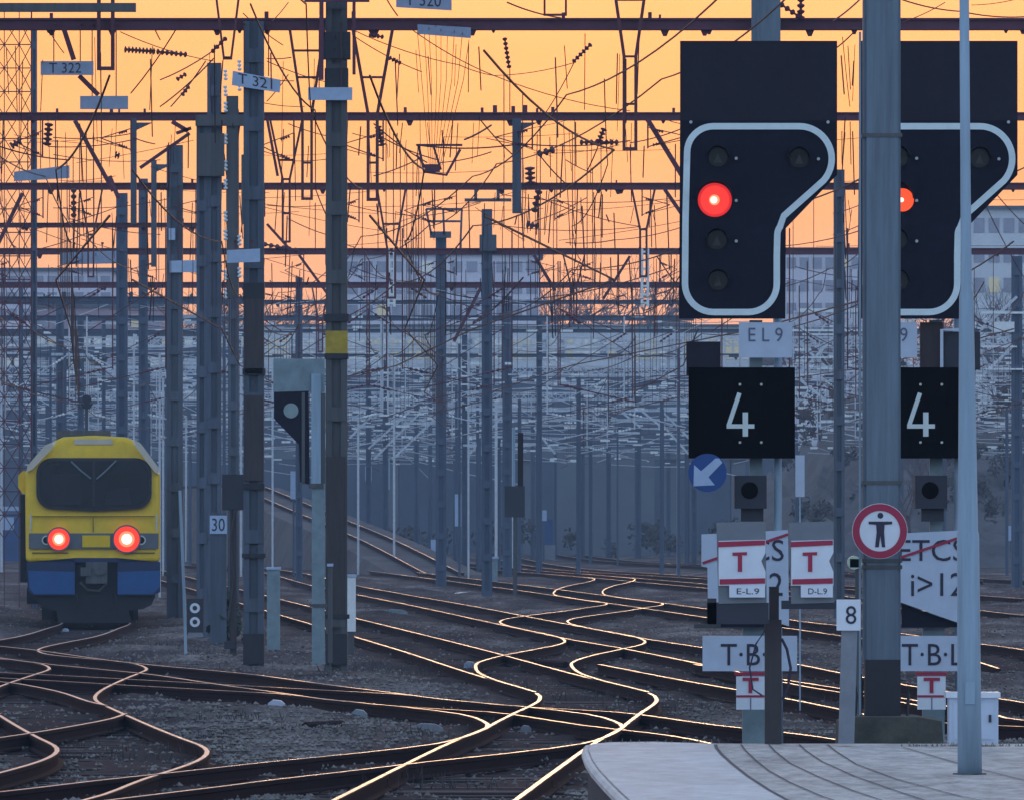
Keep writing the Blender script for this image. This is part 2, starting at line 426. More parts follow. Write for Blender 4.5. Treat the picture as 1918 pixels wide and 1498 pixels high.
PATHS = {}
LIFT = [0]
def track(key, pix, label, side='R', extra_far=None, extra_near=None, zf=None, sleepers=True, pts=None):
    if pts is None:
        pts = [((x - CX) * H / (y - YH), H * F / (y - YH)) for x, y in pix]
    pts = sorted(pts, key=lambda p: p[1])
    cl = [pts[0]]
    for p in pts[1:]:
        if p[1] - cl[-1][1] > .8: cl.append(p)
    pts = cl
    if extra_far:
        a, b_ = pts[-2], pts[-1]; pts.append(extra_far)
    if extra_near: pts.insert(0, extra_near)
    path = crom(pts)
    off = -.7525 if side == 'R' else .7525
    cen = [(x + off, y) for x, y in path]
    PATHS[key] = cen
    LIFT[0] += .0015
    base = (cen[0][0], cen[0][1], -.15)
    t = thing('railway_track', base, label, 'railway track', 'tracks of the station throat')
    for dx in (-.7525, .7525):
        rail_mb(cen, dx, LIFT[0], zf).build('rail', ['railhead', 'railside'], t)
    if sleepers:
        b = MB(); acc = 0; last = None
        for i in range(len(cen) - 1):
            (x0, y0), (x1, y1) = cen[i], cen[i + 1]
            y = max(y0, last if last else y0)
            while y < y1:
                if y > 330: break
                u = (y - y0) / (y1 - y0); x = x0 + u * (x1 - x0)
                zt = -.115 + (zf(y) if zf else 0) + random.uniform(-.075, -.042)
                b.box(x - 1.28, x + 1.28, y - .12, y + .12, zt - .1, zt)
                y += .62; last = y
            if last is None: last = y1
        if b.v:
            tag(b.build('sleepers', 'sleeper', t), kind='stuff')
    return t

track('train', [(155, 1498), (270, 1458), (350, 1432), (380, 1418), (388, 1406), (375, 1395), (340, 1382), (290, 1362), (235, 1338), (200, 1322), (182, 1313), (178, 1304),
                (190, 1292), (215, 1279), (240, 1268), (265, 1258), (275, 1252), (255, 1243), (200, 1236), (100, 1226), (72, 1219), (80, 1212), (120, 1203), (180, 1191), (220, 1177), (243, 1165)],
      'winding track that snakes from the bottom left corner to the yellow train', extra_far=(-13.5, 300), extra_near=(-4.6, 70))
track('main', [(965, 1498), (1100, 1400), (1165, 1362), (1206, 1331), (1226, 1317), (1230, 1309), (1215, 1297), (1075, 1262), (900, 1215), (670, 1158), (530, 1123), (300, 1066)],
      'S-shaped track from the bottom centre up behind the two dark masts', extra_near=(-.2, 74), extra_far=(-20, 520))
track('through', [(-200, 1252), (0, 1259), (250, 1272), (480, 1285), (640, 1294), (740, 1299), (830, 1310), (980, 1323), (1100, 1337), (1150, 1350), (1166, 1362), (1140, 1376), (1100, 1400), (1032, 1449)],
      'track crossing from the left edge that curves down to meet the S-shaped track')
track('cross', [(1560, 1384), (1480, 1373), (1340, 1358), (1235, 1343), (1150, 1333), (1000, 1324.5), (860, 1312.5), (740, 1299.5), (640, 1294), (480, 1285)],
      'track running rightwards past the platform end behind the signals', extra_near=(3.9, 95.0))
track('lower', [(120, 1510), (210, 1498), (400, 1475), (500, 1462), (640, 1446), (800, 1427), (960, 1410), (1090, 1393), (1150, 1373), (1178, 1352), (1206, 1331)],
      'track slanting across the foreground from the bottom left corner')
track('upper', [(-150, 1194), (0, 1210), (72, 1218), (200, 1236), (290, 1246), (400, 1256), (480, 1264), (560, 1275), (650, 1287), (740, 1298), (830, 1310), (905, 1316.5)],
      'shallow track along the feet of the dark masts')
track('left', [(-420, 1430), (-150, 1402), (0, 1382), (80, 1370), (150, 1358), (210, 1346), (236, 1336.5)],
      'branch entering at the left edge and joining the winding track')
track('leftup', [(-260, 1252), (0, 1277), (35, 1281), (110, 1296), (165, 1314), (200, 1322)],
      'short branch above the lower left corner with bright rails')
track('second', [(1895, 1313), (1710, 1286), (1575, 1261), (1500, 1246), (1320, 1214), (1205, 1196), (1040, 1165), (900, 1138), (675, 1098), (530, 1068)],
      'straight track running from behind the masts to the right edge', extra_near=(6.6, 118), extra_far=(-16, 480))
track('link', [(1215, 1297), (1171, 1286), (1127, 1275), (1085, 1260.5), (1070, 1246), (1076, 1239), (1110, 1228), (1165, 1216), (1200, 1208), (1208, 1201), (1185, 1192), (1120, 1180), (1060, 1168.8)],
      'crossover linking the S-shaped track with the straight track behind it')
track('third', [(1918, 1218), (1838, 1207), (1570, 1172), (1500, 1164), (1350, 1144), (1205, 1125), (1053, 1105), (900, 1086)],
      'straight track passing the foot of the middle mast', extra_near=(9, 148), extra_far=(-8, 470))
track('link2', [(1165, 1188.5), (1125, 1181), (1085, 1173), (1064, 1166), (1070, 1160), (1110, 1153), (1170, 1145), (1205, 1139), (1240, 1133), (1235, 1129), (1190, 1123), (1130, 1115)],
      'crossover beside the foot of the middle mast')
track('fourth', [(1918, 1153), (1700, 1129), (1500, 1110), (1180, 1082), (1000, 1068)],
      'far straight track above the white signs on the right', extra_far=(-4, 520))
track('link3', [(1275, 1134), (1200, 1125), (1150, 1118), (1131, 1113), (1131, 1105), (1150, 1097), (1180, 1090), (1187, 1084), (1141, 1079), (1090, 1075)],
      'far crossover making a small zigzag in the middle distance')
track('fifth', [(1918, 1122), (1700, 1106), (1400, 1085), (1100, 1066)], 'second track from the far side at the right edge', extra_far=(0, 560))
track('sixth', [(1918, 1088), (1700, 1077), (1400, 1062), (1200, 1052)], 'farthest track at the right edge', extra_far=(4, 600))
track('inner', [(1918, 1352), (1870, 1343), (1700, 1312), (1575, 1292), (1480, 1277), (1300, 1246)], 'track behind the white cabinet at the right edge', extra_near=(7.4, 106), sleepers=True)

def ramp_z(y):
    return max(0.0, min(1.0, (y - 400) / 130.0)) * 4.1
track('incline', None, 'track climbing a ramp behind the dark masts', pts=[(-2.0, 398), (-5.4, 440), (-9.2, 480), (-14.0, 530), (-19.5, 580)], zf=ramp_z, sleepers=False)

# ------------------------------------------------------------------ ground
def ground():
    xs = np.concatenate([np.linspace(-160, -16, 18), np.arange(-15, 19.1, .25), np.linspace(20, 160, 18)])
    ys = np.concatenate([np.linspace(-40, 66, 10), np.arange(68, 190, .35), np.arange(190, 340, .8), np.linspace(345, 1700, 40)])
    X, Y = np.meshgrid(xs, ys)
    rng = np.random.default_rng(3)
    Z = np.full_like(X, -.15)
    for k in range(60):
        f = rng.uniform(.2, 5); a = rng.uniform(0, 6.28); ph = rng.uniform(0, 6.28)
        Z += .010 / (1 + f * .35) * np.sin(f * (X * np.cos(a) * 1.6 + Y * np.sin(a) * .8) + ph)
    Z += rng.normal(0, .007, Z.shape)
    # heaps of spilled ballast between the tracks, clear of the rails
    occ = np.zeros_like(Z)
    for key, c in PATHS.items():
        if key == 'incline': continue
        py = np.array([p[1] for p in c]); px = np.array([p[0] for p in c])
        xi = np.interp(ys, py, px, left=1e6, right=1e6)
        dist = np.abs(X - xi[:, None])
        occ = np.maximum(occ, np.clip(1.9 - dist, 0, 1))
    Z += (1 - occ) * np.clip(.05 + .05 * np.sin(X * 1.1 + Y * .13) * np.cos(Y * .21), 0, .1)
    Z -= occ * .02
    ny, nx = X.shape
    vs = np.stack([X.ravel(), Y.ravel(), Z.ravel()], 1)
    i = (np.arange(ny - 1)[:, None] * nx + np.arange(nx - 1)[None, :]).ravel()
    fs = np.stack([i, i + 1, i + 1 + nx, i + nx], 1)
    me = bpy.data.meshes.new('ground'); me.from_pydata(vs.tolist(), [], fs.tolist()); me.materials.append(M['ground'])
    me.polygons.foreach_set('use_smooth', [True] * len(me.polygons))
    o = bpy.data.objects.new('ground', me); COL.objects.link(o); tag(o, kind='structure')
    at = me.attributes.new('stain', 'FLOAT', 'POINT'); at.data.foreach_set('value', occ.ravel().astype(np.float32))
    return xs, ys, Z, occ
gx, gy, gz, gocc = ground()
def gh(x, y):
    i = int(np.clip(np.searchsorted(gx, x), 0, len(gx) - 1)); j = int(np.clip(np.searchsorted(gy, y), 0, len(gy) - 1))
    return float(gz[j, i])

def gravel():
    rng = np.random.default_rng(11)
    n = 64000
    py = 1075 + 440 * rng.random(n) ** .75; px = rng.uniform(-60, 1980, n)
    d = (H + .13) * F / (py - YH); x = (px - CX) * d / F
    base = np.array([(1, 0, 0), (0, 1, 0), (-1, 0, 0), (0, -1, 0), (0, 0, 1), (0, 0, -1)], float)
    fc = np.array([(0, 1, 4), (1, 2, 4), (2, 3, 4), (3, 0, 4), (1, 0, 5), (2, 1, 5), (3, 2, 5), (0, 3, 5)])
    keep = []
    for k in range(n):
        ok = True
        if x[k] > .45 and d[k] < 70: ok = False
        elif ok and gocc[min(np.searchsorted(gy, d[k]), len(gy) - 1), min(np.searchsorted(gx, x[k]), len(gx) - 1)] > .75 and rng.random() < .8: ok = False
        keep.append(ok)
    keep = np.array(keep); x = x[keep]; d = d[keep]; n = len(x)
    s = rng.uniform(.012, .030, n) * rng.choice([1, 1, 1, 1.5], n)
    V = base[None] * (s[:, None, None] * rng.uniform(.6, 1.4, (n, 6, 3)))
    a = rng.uniform(0, 6.28, n); c, sn = np.cos(a), np.sin(a)
    vx = V[:, :, 0] * c[:, None] - V[:, :, 1] * sn[:, None]; vy = V[:, :, 0] * sn[:, None] + V[:, :, 1] * c[:, None]
    z = np.array([gh(p, q) for p, q in zip(x, d)])
    P = np.stack([vx + x[:, None], vy + d[:, None], V[:, :, 2] * .8 + z[:, None] + .012], 2).reshape(-1, 3)
    Fc = (fc[None] + (np.arange(n) * 6)[:, None, None]).reshape(-1, 3)
    me = bpy.data.meshes.new('ballast_gravel'); me.from_pydata(P.tolist(), [], Fc.tolist()); me.materials.append(M['stone'])
    o = bpy.data.objects.new('ballast_gravel', me); COL.objects.link(o); tag(o, kind='stuff')
gravel()

# embankment carrying the climbing track
def embankment():
    b = MB(); vs = []; c = [p for p in PATHS['incline']]
    for x, y in c:
        z = ramp_z(y) - .16
        vs += [(x - 1.9, y, z), (x + 1.9, y, z), (x + 1.9 + z * 1.1 + .3, y, -.2), (x - 1.9 - z * .3 - .3, y, -.2)]
    fs = []
    for i in range(len(c) - 1):
        for q in range(4): fs.append((i * 4 + q, i * 4 + (q + 1) % 4, (i + 1) * 4 + (q + 1) % 4, (i + 1) * 4 + q))
    fs += [(0, 1, 2, 3), tuple(len(vs) - 4 + q for q in (3, 2, 1, 0))]
    b.add(vs, fs); tag(b.build('embankment', 'hill'), kind='structure')
embankment()

# ------------------------------------------------------------------ platform end
def platform():
    z = .75
    edge_px = [(1345, 1391.5), (1225, 1389), (1140, 1390), (1104, 1394), (1101, 1404), (1108, 1422), (1120, 1440), (1140, 1462), (1160, 1482), (1180, 1500), (1230, 1540), (1300, 1590)]
    e = [G(x, y, z) for x, y in edge_px]
    e = [(p.x, p.y) for p in e]
    poly = e + [(2.4, 20), (9, 20), (9, 67.6), (5.2, 67.7)]
    b = MB()
    n = len(poly)
    vs = [(x, y, z) for x, y in poly] + [(x, y, -.3) for x, y in poly]
    b.add(vs, [tuple(range(n))], 0)
    b.add(vs, [(i, (i + 1) % n, (i + 1) % n + n, i + n) for i in range(n)], 1)
    o = b.build('platform', ['paving', 'wallgrey']); tag(o, kind='structure')
    # broad smooth coping along the curved edge, a few mm above the slabs
    inner_px = [(1340, 1393), (1342, 1400), (1352, 1412), (1372, 1430), (1400, 1452), (1440, 1478), (1480, 1500), (1545, 1535)]
    outer = e[1:]
    inn = [(p.x, p.y) for p in (G(x, y, z) for x, y in inner_px)]
    b = MB()
    lo = outer; poly2 = lo + inn[::-1]
    cx = sum(p[0] for p in poly2) / len(poly2)
    b.add([(x + .006, y - .004, z + .004) for x, y in poly2], [tuple(range(len(poly2)))])
    c = b.build('platform_coping', 'coping'); tag(c, kind='structure')
    # rounded nosing
    b = MB(); b.tube([(x - .01, y, z - .035) for x, y in outer], .035, 8)
    tag(b.build('platform_nosing', 'coping'), kind='structure')
    # joints between the slabs: curved courses
    b = MB()
    courses = [
        [(1340, 1393), (1342, 1400), (1352, 1412), (1372, 1430), (1400, 1452), (1440, 1478), (1480, 1500)],
        [(1388, 1393), (1396, 1404), (1415, 1422), (1440, 1442), (1480, 1464), (1540, 1490), (1570, 1500)],
        [(1440, 1393), (1452, 1406), (1480, 1428), (1530, 1452), (1600, 1480), (1660, 1500)],
        [(1497, 1393), (1510, 1405), (1540, 1425), (1600, 1452), (1680, 1480), (1740, 1500)],
        [(1550, 1393), (1566, 1406), (1604, 1430), (1680, 1458), (1800, 1490), (1850, 1500)],
        [(1690, 1398), (1740, 1412), (1800, 1430), (1920, 1460)]]
    for k, cpts in enumerate(courses):
        g = [G(x, y, z + .006) for x, y in cpts]
        sm = []
        for i in range(len(g) - 1):
            for t in range(4): sm.append(g[i].lerp(g[i + 1], t / 4))
        sm.append(g[-1])
        wd = .024 if k == 0 else .012
        for i in range(len(sm) - 1):
            t = (sm[i + 1] - sm[i]).normalized(); nn = Vector((-t.y, t.x, 0)) * wd / 2
            b.add([sm[i] + nn, sm[i + 1] + nn, sm[i + 1] - nn, sm[i] - nn], [(0, 1, 2, 3)])
    for (xa, ya, xb, yb) in [(1480, 1428, 1610, 1424), (1530, 1452, 1690, 1446), (1600, 1440, 1720, 1443), (1660, 1475, 1800, 1462), (1850, 1440, 1918, 1436), (1690, 1425, 1745, 1423), (1590, 1412, 1660, 1410), (1420, 1405, 1500, 1402), (1500, 1437, 1575, 1433), (1560, 1470, 1640, 1466), (1620, 1462, 1750, 1456), (1740, 1452, 1860, 1447), (1700, 1490, 1790, 1486), (1640, 1405, 1740, 1404), (1770, 1415, 1860, 1412), (1830, 1470, 1918, 1466), (1450, 1420, 1520, 1417)]:
        p, q = G(xa, ya, z + .007), G(xb, yb, z + .007)
        t = (q - p).normalized(); nn = Vector((-t.y, t.x, 0)) * .008
        b.add([p + nn, q + nn, q - nn, p - nn], [(0, 1, 2, 3)])
    o = b.build('paving_joints', 'joint'); tag(o, kind='structure')
platform()

# ------------------------------------------------------------------ foreground mast with its block, lamp pole, cabinet
def hcolumn(b, px0, px1, py0, py1, d, dep, fl=.014, mi=0):
    a = W(px0, py1, d); c = W(px1, py0, d)
    b.box(a.x, c.x, d, d + fl, a.z, c.z, mi)
    b.box(a.x, c.x, d + dep - fl, d + dep, a.z, c.z, mi)
    m_ = (a.x + c.x) / 2
    b.box(m_ - .006, m_ + .006, d + fl, d + dep - fl, a.z, c.z, mi)

d = 68.9
t = thing('catenary_mast', W(1653, 1390, d), 'tall blue grey steel mast on a mossy concrete block at the platform end', 'mast')
b = MB(); b.pbox(1623, -60, 1683, 1236, d, .24); b.pbox(1617, -60, 1623, 1236, d + .03, .18); b.pbox(1683, -60, 1687, 1236, d + .03, .18)
b.build('post', 'steel_blue', t)
for y_ in (250, 1046, 1058, 900):
    b = MB(); b.pbox(1616, y_, 1690, y_ + 7, d - .006, .26); b.build('strap', 'mast_dark', t)
b = MB(); b.pbox(1621, 1234.5, 1687, 1347, d - .004, .25); b.build('painted_foot', 'black_paint', t)
for x in (1612,):
    b = MB(); b.pbox(x - 3, 60, x + 1, 1340, d + .1, .03); b.build('cable_pipe', 'steel_pale', t)
b = MB()
b.ppoly([(1572, 1398), (1574, 1352), (1600, 1342), (1720, 1342), (1764, 1350), (1768, 1398)], d - .35, .9)
b.build('concrete_block', 'conc_moss', t)
for x in (1596, 1602, 1612, 1700):
    b = MB(); b.tube([W(x, 1250 + (x % 7) * 6, d + .2), W(x + 2, 1300, d + .15), W(x - 1, 1348, d + .1)], .012, 5); b.build('cable', 'cab_dark', t)

d = 68.6
t = thing('round_sign', W(1648, 1047, d), 'round no pedestrians sign, red rim with a dark standing figure', 'sign')
b = MB(); b.pdisc(1648, 994, 52, d, .02, 40); b.build('back_plate', 'plate2', t)
b = MB(); b.pring(1648, 994, 38, 51, d - .005, .005, 44); b.build('red_rim', 'sign_red', t)
b = MB(); e = d - .004
b.pdisc(1649, 965, 5.5, e, .004, 16)
b.ppoly([(1627, 976), (1671, 976), (1671, 981), (1657, 982), (1656, 996), (1658, 1024), (1652, 1024), (1649, 1003), (1646, 1024), (1639, 1024), (1642, 996), (1641, 982), (1627, 981)], e, .004)
b.build('pictogram', 'ink', t)

d = 59.6
t = thing('lamp_pole', W(1815, 1450, d), 'slim tapered pale blue lamp pole standing on the platform', 'lamp pole')
b = MB()
cxp = lambda y: 1806 + (y - 0) * .0072
pts = []; rs = []
for y, wd in ((-80, 18), (300, 19), (540, 21), (556, 27), (700, 31), (994, 38), (1000, 42), (1250, 44), (1452, 46)):
    pts.append(W(cxp(y), y, d + .08)); rs.append(wd * d / F / 2)
b.tube(pts, rs, 20); b.build('pole', 'steel_pale', t, True)
b = MB(); b.tube([W(1816, 1447, d + .08), W(1816, 1453, d + .08)], .105, 20); b.build('base_flange', 'mast_dark', t)
b = MB(); b.pbox(1808, 1276, 1826, 1318, d - .004, .02); b.build('access_hatch', 'steel_pale', t)

d = 67.0
t = thing('electrical_cabinet', W(1822, 1392, d), 'low white electrical cabinet behind the lamp pole', 'cabinet')
b = MB(); b.pbox(1778, 1306, 1870, 1392, d, .3); b.build('housing', 'cab_white', t)
b = MB(); b.pbox(1772, 1296, 1874, 1306, d - .03, .36); b.build('lid', 'plate2', t)
b = MB(); b.pbox(1786, 1316, 1862, 1384, d - .008, .008); b.build('door', 'cab_white', t)
b = MB(); b.pbox(1852, 1338, 1857, 1352, d - .022, .014); b.build('handle', 'cab_dark', t)

d = 66.9
t = thing('marker_post', W(1592, 1390, d), 'square concrete post carrying a white plate with the number 8', 'marker post')
b = MB(); b.ppoly([(1571, 1392), (1577, 1178), (1606, 1178), (1600, 1392)], d, .12); b.build('post', 'conc', t)
b = MB(); b.pbox(1567, 1122, 1612, 1180, d - .03, .02); b.build('number_plate', 'plate2', t)
lettering('8', 1584, 1134, 1604, 1168, d - .034, 'ink', t)

# T boards on the brown timber post
d = 67.6
t = thing('timber_post', W(1448, 1392, d), 'short dark brown timber post standing in front of the left signal', 'post')
b = MB(); b.pbox(1433, 1160, 1464, 1392, d, .14); b.pbox(1441, 1098, 1459, 1160, d + .02, .09); b.build('post', 'brown_post', t)
b = MB(); b.tube([W(1464, 1195, d), W(1474, 1215, d), W(1481, 1250, d), W(1476, 1285, d), W(1466, 1310, d)], .010, 6); b.build('cable', 'ink', t)
b = MB(); b.tube([W(1433, 1180, d), W(1416, 1205, d - .02), W(1404, 1250, d - .02), W(1410, 1290, d - .02), W(1428, 1302, d)], .006, 6)
b.build('cable', 'ink', t)

def t_board(x0, x1, plate_x0, txt, lab, bar):
    d = 67.3
    t = thing('t_board', W((x0 + x1) / 2, 1130, d), lab, 'sign', 'red and white T boards')
    b = MB(); b.ppoly([(x0, 978), (x1 - 2, 976), (x1, 1128), (x0 + 4, 1130)], d + .03, .05); b.build('grey_backing', 'greyboard', t)
    b = MB(); b.ppoly([(x0 + 4, 1012), (x1 - 2, 1010), (x1 - 2, 1034), (x1 - 10, 1050), (x1 - 2, 1070), (x1 - 2, 1096), (x0 + 4, 1096)], d, .03); b.build('board', 'plate2', t)
    b = MB(); b.ppoly([(x0 + 3, 1014), (x1 - 3, 1011), (x1 - 3, 1020), (x0 + 3, 1024)], d - .006, .006); b.build('red_band', 'sign_red', t)
    b = MB(); b.ppoly([(x0 + 6, 1084), (x1 - 3, 1082), (x1 - 3, 1092), (x0 + 6, 1094)], d - .006, .006); b.build('red_band', 'sign_red', t)
    c = (x0 + x1) / 2 - 3
    b = MB(); b.ppoly([(c - 14, 1034), (c + 13, 1033), (c + 13, 1039), (c + 4, 1039), (c + 4, 1070), (c - 4, 1070), (c - 4, 1040), (c - 14, 1040)], d - .006, .006); b.build('letter', 'sign_red', t)
    b = MB(); b.pbox(plate_x0, 1095, x1 - 3, 1118, d - .008, .008); b.build('number_plate', 'plate2', t)
    lettering(txt, plate_x0 + 14, 1101, x1 - 14, 1112, d - .011, 'ink', t)
    b = MB()
    for p in bar: b.pbox(*p, d + .04, .1)
    b.build('bracket', 'cab_dark', t)
t_board(1342, 1436, 1366, 'E-L.9', 'red and white T board reading E-L.9, on the left of the timber post', [(1325, 1128, 1440, 1168), (1325, 1120, 1342, 1168)])
t_board(1478, 1563, 1500, 'D-L.9', 'red and white T board reading D-L.9, on the right of the timber post', [(1464, 1124, 1566, 1140)])

# ------------------------------------------------------------------ the two colour light signals
def arc(cx, cy, r, a0, a1, n):
    return [(cx + r * math.cos(R(a0 + (a1 - a0) * i / n)), cy + r * math.sin(R(a0 + (a1 - a0) * i / n))) for i in range(n + 1)]

def make_signal():
    d = 78.0
    t = thing('colour_light_signal', W(1430, 1400, d), 'complete black signal left of the foreground mast, red lamp lit, white outline fully visible', 'railway signal', 'twin colour light signals')
    b = MB(); b.ppoly([(1274, 226), (1568, 226), (1568, 328), (1472, 428), (1471, 597), (1272, 597)], d, .07); b.build('signal_board', 'sig_black', t)
    b = MB(); b.pbox(1274, 77, 1568, 226, d + .01, .06); b.build('hood_board', 'sig_upper', t)
    path = arc(1336, 286, 49, 180, 270, 10) + [(1420, 237)] + arc(1497, 298, 61, 270, 360, 12) + arc(1497, 298, 61, 0, 42, 5)[1:]
    path += [(1468, 405)] + arc(1480, 440, 24, 230, 180, 4)[1:] + [(1455, 480)] + arc(1402, 532, 53, 0, 90, 10)[0:] + [(1340, 585)] + arc(1336, 532, 53, 90, 180, 10) + [(1284, 410)]
    b = MB(); b.pband(path, 12, d - .008, .008, True); b.build('white_border', 'white_strip', t)
    for x, y in ((1345, 295), (1497, 297), (1343, 450), (1345, 526)):
        b = MB(); b.pring(x, y - 3, 19, 22, d - .16, .16, 20, 0, 180, 360); h = b.build('lens_hood', 'sig_black', t)
        b = MB(); b.pdisc(x, y, 18, d - .012, .012, 24); ln = b.build('lens', 'lens_off', t)
        b = MB(); b.ppoly([(x - 8, y + 10), (x, y - 8), (x + 7, y + 10)], d - .016, .003); b.build('facet', mat_facet, ln)
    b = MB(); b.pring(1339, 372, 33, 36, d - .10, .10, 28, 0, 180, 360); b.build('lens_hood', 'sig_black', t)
    b = MB(); b.pdisc(1339, 375, 32, d - .014, .014, 32); ln = b.build('red_lens', 'red_rim_glow', t)  # glowing discs wider than the real lens, painting the lamp's bloom
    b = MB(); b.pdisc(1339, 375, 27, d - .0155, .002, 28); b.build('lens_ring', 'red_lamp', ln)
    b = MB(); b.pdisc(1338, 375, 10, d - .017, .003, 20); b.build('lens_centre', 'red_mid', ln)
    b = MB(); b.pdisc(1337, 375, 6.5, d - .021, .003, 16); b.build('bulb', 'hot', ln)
    for x, y in ((1379, 297), (1379, 376), (1379, 452), (1533, 298), (1294, 229), (1551, 229)):
        b = MB(); b.pdisc(x, y, 3, d - .02, .02, 8); b.build('reflector_stud', 'glint', t)
    b = MB(); b.pbox(1384, 604, 1484, 670, d + .02, .02); pl = b.build('identity_plate', 'plate', t)
    lettering('E L 9', 1402, 614, 1466, 640, d + .016, 'ink_soft', pl)
    b = MB(); b.pbox(1290, 688, 1489, 858, d - .02, .1); nb = b.build('speed_indicator', 'num_black', t)
    b = MB(); b.pband([(1385, 736), (1365, 796)], 8, d - .026, .006); b.pband([(1361, 798), (1413, 798)], 8, d - .027, .006); b.pband([(1396, 772), (1396, 817)], 10, d - .028, .006); b.build('digit', 'digit', nb)
    for x, y in ((1386, 720), (1426, 720), (1386, 828), (1426, 828)):
        b = MB(); b.pdisc(x, y, 2.6, d - .03, .02, 8); b.build('reflector_stud', 'glint', nb)
    b = MB(); b.pbox(1286, 640, 1350, 704, d + .09, .1); b.build('mesh_panel', 'sig_upper', t)
    b = MB(); b.pbox(1376, 890, 1436, 952, d - .05, .2); cb = b.build('camera_box', 'cab_dark', t)
    b = MB(); b.pdisc(1404, 918, 16, d - .054, .005, 20); b.build('lens', 'num_black', cb)
    b = MB(); b.pbox(1388, 952, 1430, 976, d + .02, .1); b.build('bracket', 'cab_dark', t)
    b = MB(); b.tube([W(1457, 500, d + .2), W(1457, 1120, d + .2), W(1460, 1400, d + .2)], .033, 12); b.build('ladder_pole', 'steel_pale', t, True)
    b = MB(); b.pbox(1391, 1160, 1432, 1402, d + .12, .16); b.pbox(1404, 600, 1428, 1160, d + .16, .1); b.build('post', 'cab_green', t)
    for q in ((1300, 1168, 1440, 1176), (1320, 1060, 1470, 1066)):
        b = MB(); b.pbox(*q, d + .08, .05); b.build('cross_arm', 'mast_dark', t)
    return t
mat_facet = mat('faint lens facet', (.022, .026, .03), .3, 0, .2, 20, 0)

def make_signs():
    d = 77.7; out_ = []
    t = thing('route_board', W(1395, 1175, d), 'white board with a struck out ETCS and i>12, partly hidden behind the T boards', 'sign', 'boards on the two signals')
    b = MB(); b.ppoly([(1314, 1000), (1476, 992), (1478, 1172), (1440, 1160), (1350, 1128), (1326, 1124), (1325, 1062), (1314, 1060)], d, .03); b.build('board', 'plate', t)
    b = MB(); b.ppoly([(1350, 1130), (1478, 1174), (1350, 1174)], d + .04, .03); b.build('dark_backing', 'sig_black', t)  # black wedge drawn for the slanted board's dark underside
    lettering('ETCS', 1344, 1010, 1468, 1050, d - .005, 'ink', t)
    b = MB(); b.pband([(1316, 1054), (1476, 1000)], 5, d - .009, .004); b.build('strike_line', 'sign_red', t)
    lettering('i>12', 1367, 1072, 1466, 1115, d - .005, 'ink', t)
    out_.append(t)
    t = thing('balise_board', W(1403, 1258, d), 'white board reading T.B.L. low on the left signal, behind the timber post', 'sign', 'boards on the two signals')
    b = MB(); b.pbox(1316, 1190, 1493, 1256, d + .02, .03); b.build('board', 'plate', t)
    lettering('T·B·L', 1350, 1205, 1464, 1245, d + .015, 'ink', t)
    out_.append(t)
    t = thing('small_t_board', W(1404, 1330, d), 'small white plate with a red T at the foot of the left signal', 'sign', 'boards on the two signals')
    b = MB(); b.pbox(1379, 1266, 1432, 1328, d, .03); b.build('board', 'plate2', t)
    b = MB(); b.pbox(1376, 1258, 1434, 1264, d - .006, .03); b.build('red_band', 'sign_red', t)
    b = MB(); b.pbox(1379, 1301, 1432, 1305, d - .006, .006); b.build('red_band', 'sign_red', t)
    b = MB(); b.ppoly([(1391, 1268), (1421, 1268), (1421, 1274), (1409, 1274), (1409, 1297), (1402, 1297), (1402, 1274), (1391, 1274)], d - .008, .006); b.build('letter', 'sign_red', t)
    b = MB(); b.pbox(1405, 1306, 1407, 1328, d - .004, .004); b.build('fold_line', 'ink_soft', t)
    out_.append(t)
    return out_
sig = make_signal()
sgs = make_signs()
dx = 338 * 78.0 / F
s2 = copy_tree(sig, (dx, 0, 0)); s2['label'] = 'second black signal half hidden behind the foreground mast and the lamp pole'
for ch in s2.children:
    if ch.name.startswith('identity_plate'): ch.location.x -= 104 * 78.0 / F
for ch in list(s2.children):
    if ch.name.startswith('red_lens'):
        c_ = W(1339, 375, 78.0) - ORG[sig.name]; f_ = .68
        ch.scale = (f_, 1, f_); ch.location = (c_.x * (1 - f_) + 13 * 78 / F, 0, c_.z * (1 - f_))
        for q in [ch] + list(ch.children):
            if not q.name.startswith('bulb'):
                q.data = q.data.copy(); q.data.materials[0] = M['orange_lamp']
ORG[s2.name] = ORG[sig.name] + Vector((dx, 0, 0))
b = MB(); b.pbox(1724, 604, 1766, 690, 78.1, .12); b.build('junction_box', 'brown_post', s2)
b = MB(); b.pbox(1768, 622, 1836, 692, 78.05, .1); jb = b.build('junction_box', 'cab_dark', s2)
b = MB(); b.pband([(1764, 692), (1764, 618), (1796, 618)], 6, 78.0, .04); b.build('pale_edge', 'plate', jb)
for o, l in zip(sgs, ('struck out ETCS and i>12 board between the foreground mast and the lamp pole', 'white board reading T.B.L. between the foreground mast and the lamp pole',
                      'small white plate with a red T beside the white electrical cabinet')):
    c = copy_tree(o, (dx, 0, 0)); c['label'] = l
d = 77.6
t = thing('arrow_sign', W(1325, 922, d), 'round blue sign with a white arrow pointing down left', 'sign')
b = MB(); b.pdisc(1325, 885, 36, d - .01, .02, 36); b.build('disc', 'sign_blue', t)
b = MB(); b.ppoly([(1347, 858), (1353, 866), (1327, 893), (1339, 908), (1299, 910), (1300, 870), (1313, 882), (1340, 858)], d - .016, .005); b.build('arrow', 'plate_far', t)
d = 88.0
t = thing('lamp_bracket', W(1600, 1090, d), 'small pale green lamp peeping out left of the foreground mast', 'lamp')
b = MB(); b.pdisc(1600, 1053, 13, d, .12, 16); b.pbox(1592, 1046, 1618, 1062, d, .1); b.build('lamp_head', 'lamp_pale', t)
